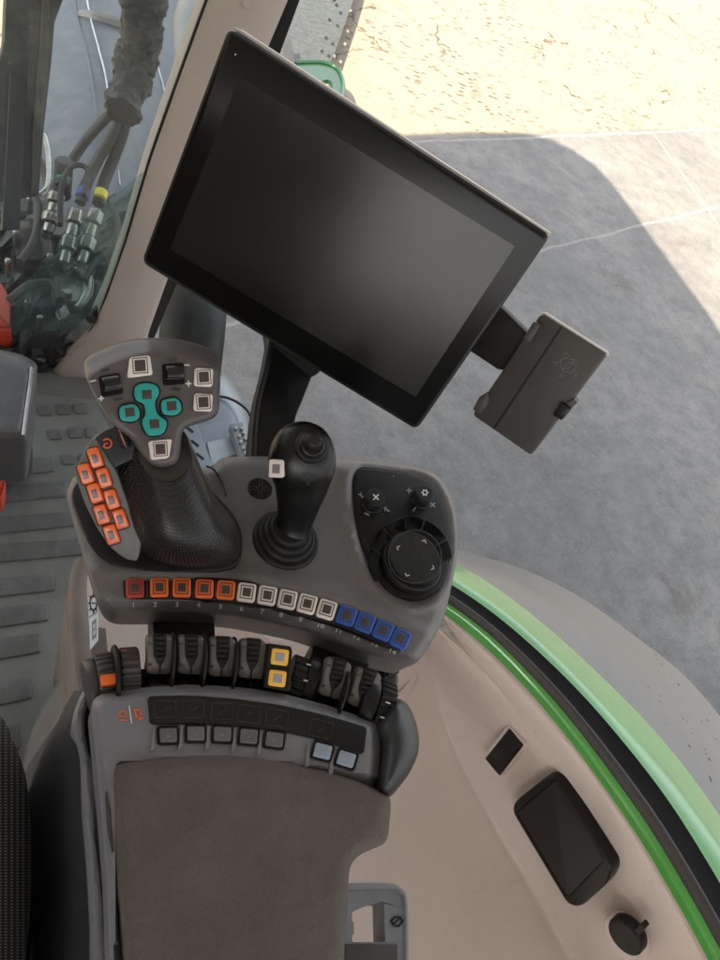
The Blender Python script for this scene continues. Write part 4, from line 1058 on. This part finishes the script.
# control panel
link('panel_rim', slab(inset(pan_s, -1.2), PP, .004, .8, -.0005), BLACK, t_)
pn = link('dial_panel', slab(inset(pan_s, .8), PP, .004, .8, .0006), M('panel_black', (.008, .0078, .0078), .45, spec=.25, mott=.15, mscale=20, grain=.2), t_)
segs = [((376, 569), (365, 546), (359, 530)), ]
cx, cy = 411, 560
def ringseg(a0, a1, r0, r1, n=8):
    o_ = []
    for j in range(n + 1):
        a = rad(a0 + (a1 - a0) * j / n); o_.append((cx + r1 * math.cos(a), cy + r1 * math.sin(a) * 1.05))
    for j in range(n, -1, -1):
        a = rad(a0 + (a1 - a0) * j / n); o_.append((cx + r0 * math.cos(a), cy + r0 * math.sin(a) * 1.05))
    return rnd(o_, .6, 1)
link('dial_recess', slab(circ(411, 560, 37, 48, 38.5), PP, .004, .5, .0012), BLACK, t_)
for a0, a1 in [(150, 193), (195, 229), (231, 262), (264, 290), (292, 330), (332, 358)]:
    if a0 == 150 or a0 == 332: mt = GLOSS
    else: mt = GLOSS
    link('ring_key', slab(ringseg(a0, a1, 25, 41.5), PP, .003, .6, .0032), mt, pn)
dl = link('rotary_dial', knob(413.5, 561.5, 31.5, PP, .0, .0095, 0, .002), BLACKM, t_)
link('dial_top', knob(415, 556.5, 29, PP, .009, .0155, 0, .0012), BLACKM, dl)
link('dial_groove', ringslab(circ(415, 556.5, 26.8, 48), circ(415, 556.5, 26.1, 48), PP, .0003, .0157), DGREY, dl)
def chev(x, y, ang, s=2.2):
    a = rad(ang); u = V((math.cos(a), math.sin(a))); w = V((-u.y, u.x)); c_ = V((x, y))
    return [tuple(c_ - u * s * .5 + w * s), tuple(c_ + u * s * .5), tuple(c_ - u * s * .5 - w * s)]
bm = bmesh.new()
for (x, y, a) in [(398, 547.5, 205), (424.5, 541, -65), (433, 568, 25), (407, 575, 115)]: stroke(chev(x, y, a), .7, PP, .0158, bm)
link('direction_marks', bm, PRINT, dl)
for (x, y, kind) in [(376, 497, 0), (425, 492.5, 1)]:
    kn = link('knob', knob(x, y, 10.2, PP, .0, .0135, 0, .0012), BLACKM, t_)
    link('skirt', knob(x - 3.6, y + 7, 10.6, PP, .0, .003, 0, .0015), BLACK, kn)
    if kind == 0:
        bm = stroke([(x - 2.4, y - 2.4), (x + 2.4, y + 2.4)], 1.3, PP, .0138); stroke([(x + 2.4, y - 2.4), (x - 2.4, y + 2.4)], 1.3, PP, .0139, bm)
    else:
        bm = ringslab(circ(x, y, 2.6, 16), circ(x, y, 1.6, 16), PP, .0003, .0138)
        for i in range(6):
            a = i * math.pi / 3; stroke([(x + 2.6 * math.cos(a), y + 2.6 * math.sin(a)), (x + 3.2 * math.cos(a), y + 3.2 * math.sin(a))], 1.0, PP, .0138, bm)
    link('knob_symbol', bm, PRINT, kn)
for p, q, w in [((359, 494), (363, 497), 1.4), ((361, 492.5), (362, 497.5), 1), ((365, 513), (369, 515), 1.5), ((384, 508), (389, 511), 1.3), ((386, 507), (385, 511), 1), ((413, 511), (415.5, 507.5), 1.1), ((406.5, 490.5), (411.5, 490.5), 1.2), ((409, 488), (409, 493), 1.2),
                ((431, 503), (434.5, 506.5), 1.5), ((434.5, 503), (431, 506.5), 1.5), ((393.5, 476), (393.6, 476.8), .8)]:
    link('printed_mark', stroke([p, q], w, PP, .001 + random.random() * .0002), PRINTD, pn)
# round vent button
dk = link('round_plug', knob(260.5, 488, 12.8, PP, -.006, .0005, 0, .0012), BLACK, t_)
bm = bmesh.new()
for a in (0, 90, 180, 270):
    u = V((math.cos(rad(a)), math.sin(rad(a)))); w = V((-u.y, u.x)); c_ = V((260.5, 488))
    stroke([tuple(c_ + u * 9 + w * 1.4), tuple(c_ + u * 2.5 + w * 1.4), tuple(c_ + u * 2.5 - w * 1.4), tuple(c_ + u * 9 - w * 1.4)], .6, PP, .0008, bm)
link('cross_mark', bm, DGREY, dk)
# seam on the back left of the pod
link('seam', tube([PP.p(x, y, .0) for x, y in [(206, 466), (214, 470), (222, 482), (226, 496)]], .0009, 6), BLACK, t_)

# ================================================================== small joystick
t_ = thing('small_joystick', PP.p(288, 540), 'small black joystick with one white key and a thumb hat, centre of the pod', 'joystick')
bt_ = None
sc = 1
link('boot_base', knob(287, 538, 34, PP, -.004, .004, 0, .003), BLACKM, t_)
link('boot_fold', knob(288, 534.5, 29.5, PP, .0, .009, 0, .003), BLACKM, t_)
link('boot_fold', knob(289, 531, 25, PP, .0, .014, 0, .003), BLACKM, t_)
link('boot_fold', knob(290.5, 527, 20.5, PP, .0, .019, 0, .003), BLACKM, t_)
STK = M('stick_black', (.0055, .0055, .0055), .30, spec=.32, mott=.2, mscale=40, grain=.1)
link('stick', blob([(291, 540, .008, 17), (294, 526, .020, 17.5), (297, 512, .034, 20), (299.5, 498, .048, 23.5), (301.5, 484, .060, 28), (302, 470, .072, 33), (302.5, 455, .083, 33.5), (303.5, 442, .090, 30), (304.5, 432, .093, 23), (305, 425.5, .093, 10)], PP, .62), STK, t_, 80)
SP = P3(PP.p(300, 425, .112), PP.p(330, 440, .108), PP.p(300, 480, .088))
link('thumb_hat_base', knob(312.5, 446.5, 17, SP, -.006, .002, 0, .003), BLACKM, t_)
link('thumb_hat', knob(313.2, 444.5, 13.5, SP, -.002, .006, 0, .003), BLACK, t_)
link('hat_tip', knob(315, 440.5, 8.8, SP, .0, .016, 0, .004), BLACKM, t_)
KP = P3(PP.p(268, 458, .080), PP.p(284, 460, .0865), PP.p(274, 482, .069))
key(276, 468.8, 15, 18, 2, Pl(KP.o, KP.n), WHITE, t_, .002, .5, False, pad=M('key_silver', (.20, .19, .20), .2), r=2.5, label='white framed key on its left side')
bm = bmesh.new()
SPm = Pl(SP.o, SP.n)
for a in (0, 90, 180, 270):
    u = V((math.cos(rad(a)), math.sin(rad(a)))); w = V((-u.y, u.x)); c_ = V((308.5, 479))
    stroke([tuple(c_ + u * 6.5 + w * 1.0), tuple(c_ + u * 2 + w * 1.0), tuple(c_ + u * 2 - w * 1.0), tuple(c_ + u * 6.5 - w * 1.0)], .5, SPm, -.0035, bm)
link('cross_mark', bm, DGREY, t_)

# ================================================================== large joystick
t_ = thing('large_joystick', PP.p(180, 540), 'large joystick with teal, white and orange keys on a dimpled black grip', 'joystick')
foot = cr([(73, 488), (78, 515), (92, 545), (112, 563), (145, 571), (195, 572), (232, 567), (242, 553), (240, 525), (222, 500), (195, 478), (150, 465), (100, 465)], 4)
link('foot_recess', slab(foot, PP, .01, 1.5, .004, .002), BLACKM, t_)
R0 = [(115, 500), (124, 522), (137, 546), (155, 560), (185, 567.5), (215, 566), (235, 560), (241, 546), (236, 524), (220, 503), (200, 485), (180, 470), (150, 462), (125, 472)]
R1 = [(113, 480), (121, 508), (137, 538), (156, 556), (185, 563.5), (212, 562), (231, 555), (237, 541), (231, 519), (214, 496), (198, 476), (178, 458), (150, 450), (120, 460)]
R2 = [(112, 470), (124, 496), (142, 527), (162, 543), (182, 548), (203, 546), (216, 537), (219, 521), (214, 500), (205, 477), (194, 456), (180, 442), (148, 436), (116, 450)]
R3 = [(117, 455), (131, 482), (150, 506), (166, 518), (180, 520), (194, 515), (203, 503), (205, 486), (200, 466), (192, 446), (184, 432), (170, 425), (143, 428), (120, 440)]
R4 = [(135, 440), (142, 462), (151, 476), (163, 480), (173, 480), (182, 475), (189, 466), (191, 454), (188, 442), (185, 433), (178, 426), (165, 422), (148, 425), (138, 430)]
hh = [.004, .022, .045, .064, .082]
rings = []
base_r = [cr(r, 4) for r in (R0, R1, R2, R3, R4)]
for i in range(len(base_r[0])):
    pass
cols = [cr([(r[i][0], r[i][1], h) for r, h in zip(base_r, hh)], 6, False) for i in range(len(base_r[0]))]
rings = [[PP.p(*cols[i][j]) for i in range(len(cols))] for j in range(len(cols[0]))]
gb = loft(rings, uvs=(3.3, 1))
# uv by photo-independent cylinder mapping: use real distances
link('grip', gb, DIMPLE, t_, 80)
# navy shoulder
NP = P3(PP.p(100, 440, .078), PP.p(145, 445, .082), PP.p(112, 468, .068))
link('shoulder_panel', slab(rnd([(94, 438), (104, 430), (122, 424), (150, 440), (150, 452), (114, 468)], [3, 6, 6, 2, 2, 2], 4), NP, .025, 1.5, .001, .002), NAVY, t_)
tw = link('thumbwheel', drum(NP.p(117.5, 437, .002), NP.p(126.5, 434, .002), .0095, 18, .0008, .001), BLACKM, t_)
link('copper_band', drum(NP.p(121.3, 435.7, .002), NP.p(122.8, 435.2, .002), .0104, 0, 0, .0004), M('copper', (.45, .22, .12), .4, metal=.3), tw)
bm = bmesh.new()
arc_ = [(107 + 4.6 * math.cos(rad(a)), 443.5 + 4.6 * math.sin(rad(a))) for a in range(-140, 141, 28)]
stroke(arc_, 1.5, NP, .0022, bm); stroke([(103.5, 447), (104.5, 444), (107.5, 443.5)], 1.3, NP, .0022, bm)
link('rotate_symbol', bm, PRINTO, t_)
# orange key panel
OP = P3(PP.p(93, 440, .078), PP.p(140, 558, .012), PP.p(78, 482, .050))
opn = link('key_panel', slab(rnd([(73.5, 473), (91.5, 438), (98, 440), (106, 453), (116, 470), (126, 497), (134, 520), (142, 543), (137.5, 562), (125, 560), (110, 548), (97.5, 530), (85, 505)], [4, 4, 3, 3, 6, 6, 6, 4, 4, 6, 6, 6, 6], 3), OP, .02, 1.5, 0, .002), GREY, t_)
for (x, y) in [(94.5, 458.8), (85, 475), (103.2, 478.8), (94.2, 494), (111, 500.3), (101, 515.5), (119.8, 520), (110.8, 535.5)]:
    a = rad(-28)
    sh = rnd([(x - 9.0, y - 8.6), (x + 3.4, y - 11.8), (x + 10.2, y + 6.8), (x - 2.6, y + 10.8)], 3.0, 4)
    link('key_well', slab(inset(sh, -1.0), OP, .003, .6, .0006), BLACK, opn)
    k = link('orange_key', slab(sh, OP, .004, 1.6, .0030, .0014), ORANGE, t_)
    link('icon_window', slab(rnd([(x - 4.0, y - 3.8), (x + 1.5, y - 5.0), (x + 4.4, y + 3.2), (x - 1.2, y + 4.8)], .6, 2), OP, .001, .2, .0034), M('window_mauve', (.17, .10, .09), .3) if 'window_mauve' not in bpy.data.materials else bpy.data.materials['window_mauve'], k)
# head plate
HD = P3(PP.p(86, 365, .128), PP.p(218, 352, .128), PP.p(163, 465, .094))
hd = cr([(84, 366), (87, 358), (101, 350), (122, 341.5), (142.5, 338.3), (163, 338), (184, 340.5), (205, 346.8), (217, 353), (220, 363), (220.3, 378), (220, 392.5), (218.5, 411), (212, 419), (197, 424), (186, 428), (181.5, 436), (180, 452), (176, 463), (163, 467), (151, 464), (142, 454), (133, 440), (120, 430), (107, 417.5), (94.6, 396.7), (86, 378)], 3)
def hhd(x, y, d):
    h = -.009 * (1 - math.sqrt(max(0, 1 - (1 - min(1, d / 7)) ** 2)))
    top = y - (338 + (x - 160) ** 2 * .0045)
    h -= .011 * (1 - sstep(top / 19))
    h += .0015 * math.exp(-(((x - 147) / 9) ** 2)) * sstep((420 - y) / 40)
    h -= .0015 * math.exp(-(((x - 150) / 26) ** 2 + ((y - 410) / 26) ** 2))
    return h
head = link('head', hplate(hd, HD, hhd, 3, .022, taper=.12), HEADG, t_, 60)
TR = lambda x, y, w1, w2, h, rot: rnd([(x - w1 / 2, y - h / 2 + math.tan(rad(rot)) * -w1 / 2), (x + w1 / 2, y - h / 2 + math.tan(rad(rot)) * w1 / 2), (x + w2 / 2, y + h / 2 + math.tan(rad(rot)) * w2 / 2), (x - w2 / 2, y + h / 2 + math.tan(rad(rot)) * -w2 / 2)], 3, 4)
for (x, y, w, h, shp, wi) in [(140.2, 365.5, 26, 22, TR(140.2, 366, 20, 26, 20, -6), 12), (204, 377, 18.5, 18, None, 11), (203.5, 402, 18.5, 17.5, None, 11), (160.5, 449, 24, 19, TR(160.5, 449.2, 24, 17.5, 19, -6), 11)]:
    k = link('white_key', slab(shp or rr(x, y, w, h, 3, 3), HD, .005, 1.2, .0020, .001), WHITE, t_)
    bm = ringslab(rr(x, y, wi * 1.28, wi * 1.32, -4, .8), rr(x, y, wi * 1.14, wi * 1.18, -4, .6), HD, .0004, .0022); link('inner_line', bm, KEYC, k)
    link('icon_window', slab(rr(x, y, wi * .9, wi * .95, -4, .6), HD, .001, .2, .0023), KEYC, k)
dumb = cr([(137, 385), (147, 382.5), (157, 385.5), (159.5, 393), (155.5, 401), (156.5, 410), (160, 416), (167, 421), (165.5, 430), (160, 434.5), (149, 434.8), (143.5, 427), (142.5, 420), (145.5, 414), (144, 404), (136, 399), (134.5, 391)], 3)
link('cross_key_rim', slab(inset(dumb, -1.3), HD, .003, .5, .0012), BLACK, t_)
k = link('teal_rocker_key', slab(dumb, HD, .005, 1.6, .0028, .0014), TEAL, t_)
for (x, y) in [(147, 394.5), (154.6, 423.8)]: link('icon_window', slab(rr(x, y, 9.5, 9, -4, .6), HD, .001, .2, .0031), KEYC, k)
for (x, y) in [(130, 412), (171.7, 405.8)]:
    q = rnd([(x - 10, y - 6), (x + 4, y - 9), (x + 9.5, y - 4), (x + 10.5, y + 5), (x + 4, y + 9.5), (x - 8, y + 8.5), (x - 10.5, y + 3)], 3.5, 3)
    link('teal_key_rim', slab(inset(q, -1.3), HD, .003, .5, .0012), BLACK, t_)
    k = link('teal_key', slab(q, HD, .005, 1.6, .0028, .0014), TEAL, t_)
    link('icon_window', slab(rr(x, y, 9.5, 9, -6, .6), HD, .001, .2, .0031), KEYC, k)
for (x, y, rt) in [(111, 384.8, -10), (173.7, 373.8, -3)]:
    ws_ = link('wheel_well', slab(rr(x, y, 22, 21.5, rt, 3), HD, .004, .8, .0010), GLOSS, t_)
    a = rad(rt); u = (V((math.cos(a), math.sin(a))))
    A = HD.p(x - u.x * 9, y - u.y * 9, -.0020); Bq = HD.p(x + u.x * 9, y + u.y * 9, -.0020)
    link('scroll_wheel', drum(A, Bq, .0068, 0, 0, .0012), M('wheel_black', (.008, .008, .008), .3) if 'wheel_black' not in bpy.data.materials else bpy.data.materials['wheel_black'], ws_)
    bm = bmesh.new()
    for dy in (-5, 4.5):
        slab(rr(x - math.sin(a) * dy, y + math.cos(a) * dy, 15, 1.2, rt, .4), HD, .001, .2, .0042, bm=bm)
    link('wheel_ridge', bm, DGREY, ws_)
bm = bmesh.new()
for p, q in [((90.5, 381.5), (95.5, 380.3)), ((184.3, 365), (189.3, 365)), ((98.8, 398.7), (103.6, 398.2)), ((101.2, 396.2), (101.2, 400.8)), ((186, 383.6), (191.2, 383.6)), ((188.6, 381), (188.6, 386.2))]:
    stroke([p, q], 1.4, HD, .0008 + .0001 * len(bm.faces) / 6, bm)
link('plus_minus_marks', bm, PRINT, head)
for (x, y, rt) in [(105, 369.8, -8), (172.7, 359.3, -3), (118.5, 398.8, -6), (176, 389.3, 3)]:
    bm = ringslab(rr(x, y, 8.5, 2.6, rt, .4), rr(x, y, 7.1, 1.3, rt, .3), HD, .0003, .0006)
    link('level_mark', bm, DGREY, head)

# ================================================================== monitor
s_ = .708
mc = [PD(230, 27, .841 * s_), PD(551, 236, .886 * s_), PD(417, 430, 1.045 * s_), PD(141, 263, 1.0 * s_)]
MP = P3(mc[0], mc[1], mc[3])
t_ = thing('monitor', mc[3].lerp(mc[2], .5), 'large flat black touchscreen monitor mounted above the control pod', 'monitor')
mo = rnd([(228, 27.5), (551, 235.5), (416.5, 430.5), (140.5, 262.5)], [9, 9, 8, 9], 6)
link('case', slab(mo, MP, .018, 2.2, 0, .0022), CASE, t_)
link('bezel_glass', slab(inset(mo, 3.2), MP, .002, .5, .0008), BEZEL, t_)
link('screen', slab([(240, 77), (515, 246), (415.5, 397), (170, 249)], MP, .001, 0, .0012), SCREEN, t_)
link('status_led', slab(circ(235.5, 54.5, .8, 8), MP, .0003, 0, .0011), PRINT, t_)
link('highlight_rim', slab([(231.5, 26.8), (240, 29.6), (551.3, 234.2), (552.3, 238), (549, 236), (236, 31)], Pl(MP.o - MP.n * .006, MP.n), .010, .4), M('rim_highlight', (.30, .30, .29), .3, metal=.2), t_)  # pale strip added to paint the bright highlight on the top edge
bk = [mc[0].lerp(mc[2], f) for f in (0.2, .8)]
link('rear_housing', slab(rnd([(245, 70), (510, 240), (410, 395), (185, 258)], 12), Pl(MP.o - MP.n * .022, MP.n), .03, 4, 0, .008), CASE, t_)
# arm
t_ = thing('monitor_stand', PP.p(275, 450, -.02), 'curved black arm carrying the monitor from the back of the pod', 'stand')
ap = P3(PZ(275, 470, .76), PZ(300, 470, .76), PD(292, 330, .80))
ao = cr([(272, 320), (269.6, 342), (264, 371), (257.5, 396), (253, 425), (250.5, 456), (249, 480), (292, 480), (294.6, 425), (303, 400), (315, 369), (322, 345), (325, 320)], 4)
link('arm', slab(ao, ap, .02, 1.5, 0, .002), BLACK, t_)
link('arm_rim', tube([ap.p(x, y, .001) for x, y in [(272, 325), (270.5, 342), (265.5, 371), (259, 396), (254.8, 425), (252.5, 470)]], .0035, 8), BLACKM, t_)
link('swivel_joint', knob(297, 352, 30, Pl(MP.p(297, 352, -.055), MP.n), -.02, .0, 0, .003), BLACK, t_)

# ================================================================== phone holder
s2 = .75
pc = [PD(541, 313, .919 * s2), PD(606, 354, .896 * s2), PD(472, 415, 1.0 * s2)]
HPp = P3(pc[0], pc[1], pc[2])
t_ = thing('phone_holder', HPp.p(540, 385), 'dark brown folding phone holder with clips, on an arm right of the monitor', 'phone holder')
hb = rnd([(541, 313.5), (607, 354.5), (531, 455.5), (472.5, 415)], [5, 4, 4, 4], 4)
link('back_plate', slab(hb, HPp, .011, 1.2, 0, .001), HOLD, t_)
link('highlight_rim', slab([(541, 312.6), (545, 313.2), (607.6, 353), (607.5, 356), (600, 352)], Pl(HPp.o - HPp.n * .003, HPp.n), .008, .3), bpy.data.materials['rim_highlight'], t_)  # same painted edge highlight on the holder
link('hinge_line', slab([(560.5, 326.5), (562.5, 327.8), (494.5, 429.8), (492.5, 428.5)], HPp, .0008, 0, .0004), BLACK, t_)
link('arm', slab([(494, 300), (528, 334), (512, 372), (497, 369), (470, 351), (478, 330)], Pl(HPp.p(500, 345, -.013), HPp.n), .012, 1), BLACKM, t_)
for (x, y, q) in [(532, 327, [(533.5, 321.5), (540, 325), (536.5, 331.5), (529.5, 342.5), (522.5, 338.5)]), (481, 403, [(487, 392), (489, 398), (486.5, 406), (479.5, 414), (472.5, 409.5), (479, 397)])]:
    link('clip', slab(rnd(q, 1.2, 3), HPp, .018, .8, .009, .001), DGREY, t_)
q = [(561, 402.5), (571, 409), (561.5, 420.5), (552.5, 415)]
link('clip', slab(rnd(q, .8, 3), HPp, .016, .6, .006), BLACK, t_, label='larger square clip on the right edge')
link('clip_nib', slab([(566, 403), (574, 399), (577, 403), (570, 409)], HPp, .014, .5, .003), DGREY, t_)
# embossed turtle-like emblem: hexagon with leaf and four fins
bm = bmesh.new()
hx = [(560, 361), (565, 357.5), (573, 360), (576.5, 367), (571.5, 373), (563, 371.5)]
stroke(hx, .7, HPp, .0005, bm, True); stroke([(563, 369.5), (567, 363), (573.5, 362.5)], .6, HPp, .0007, bm); stroke([(563, 369.5), (569.5, 367.5), (573.5, 362.5)], .6, HPp, .0007, bm)
for a, b, c in [((564, 357), (565.5, 352), (569.5, 356)), ((559, 362), (553, 362), (557, 365.5)), ((562, 373), (559, 377), (564.5, 375)), ((575, 371), (575, 377), (577.5, 373)), ((572, 359), (575.5, 360), (577.5, 362.5))]:
    stroke([a, b, c], .6, HPp, .0006, bm)
link('embossed_emblem', bm, M('emblem', (.12, .11, .10), .35), t_)

# ================================================================== cab roof and rear (out of the picture; sized and placed to cast the shade)
SUNV = V((3.4, 2.93, -3.35)).normalized()         # direction the light travels
RZ_ = 1.95
def shad(px, py):
    g = PZ(px, py, GZ); k = (RZ_ - g.z) / SUNV.z; p = g + SUNV * k; return p
pts = [shad(415, 139), shad(460, 136.5), shad(520, 138), shad(545, 144), shad(565, 153), shad(588, 168), shad(607, 188), shad(628, 216), shad(650, 247), shad(680, 288), shad(700, 315), shad(722, 348)]
last = pts[-1]; first = pts[0]
d0 = (pts[0] - pts[1]).normalized()
poly = [first + d0 * 2.6] + pts + [shad(760, 400)]
poly += [V((1.5, -2.45, RZ_)), V((-2.1, -2.45, RZ_)), V((-2.1, poly[0].y - .1, RZ_))]  # back and left extended past cab size to shade floor and ground
bm = bmesh.new()
a = [bm.verts.new(p) for p in poly]; b = [bm.verts.new(p + V((0, 0, .12))) for p in poly]
bm.faces.new(a); bm.faces.new(b)
for i in range(len(a)): bm.faces.new((a[i], a[(i + 1) % len(a)], b[(i + 1) % len(a)], b[i]))
o = link('cab_roof', bm, HEADL, None, loc=(0, 0, RZ_)); tag(o, 'flat cab roof overhead, throwing the curved shadow on the yard', 'roof')
t_ = FEN
tyr = link('tyre', drum(V((.95, -1.25, -.42)), V((1.85, -1.25, -.42)), .95, 34, .035, .05), TYRE, t_)
link('hub', drum(V((1.8, -1.25, -.42)), V((1.9, -1.25, -.42)), .45, 0, 0, .02), GREEN, tyr)
o = link('rear_shade_wall', boxbm((-.35, -1.15, .42), (2.3, .06, 1.16), bev=.01), M('wall_grey', (.20, .195, .185), .7), None, loc=(0, -1.15, 0)); tag(o, 'plain dark unseen wall added behind the seat to block the sun', 'wall')  # solid wall added where a rear window would be, stops the sun
o = link('left_shade_door', boxbm((-1.25, -.1, .7), (.06, 2.1, 1.7), bev=.01), M('door_grey', (.13, .12, .11), .7), None, loc=(-1.25, 0, 0)); tag(o, 'dark unseen left door added to block the sun from the cab', 'door')  # added on the unseen side to keep direct sun off the floor

# ================================================================== light
w = bpy.data.worlds.new('World'); S.world = w; w.use_nodes = True
nt = w.node_tree; bg = nt.nodes['Background']
sky = nt.nodes.new('ShaderNodeTexSky'); sky.sky_type = 'NISHITA'; sky.sun_disc = False
el = math.asin(-SUNV.z); sky.sun_elevation = el
sky.sun_rotation = math.atan2(-SUNV.x, -SUNV.y)
sky.dust_density = 3.0; sky.air_density = 1.0
hs_ = nt.nodes.new('ShaderNodeHueSaturation'); hs_.inputs['Saturation'].default_value = .24
nt.links.new(sky.outputs[0], hs_.inputs['Color']); nt.links.new(hs_.outputs[0], bg.inputs[0]); bg.inputs[1].default_value = .09
sun = bpy.data.lights.new('sun', 'SUN'); sun.energy = 3.5; sun.angle = rad(.6); sun.color = (1, .84, .64)
so_ = bpy.data.objects.new('sun', sun); COL.objects.link(so_)
so_.rotation_euler = SUNV.to_track_quat('-Z', 'Y').to_euler()
S.view_settings.view_transform = 'Standard'; S.view_settings.look = 'None'
S.view_settings.exposure = 2.65; S.view_settings.gamma = 1
S.cycles.max_bounces = 8; S.cycles.transparent_max_bounces = 12
S.cycles.sample_clamp_indirect = 8
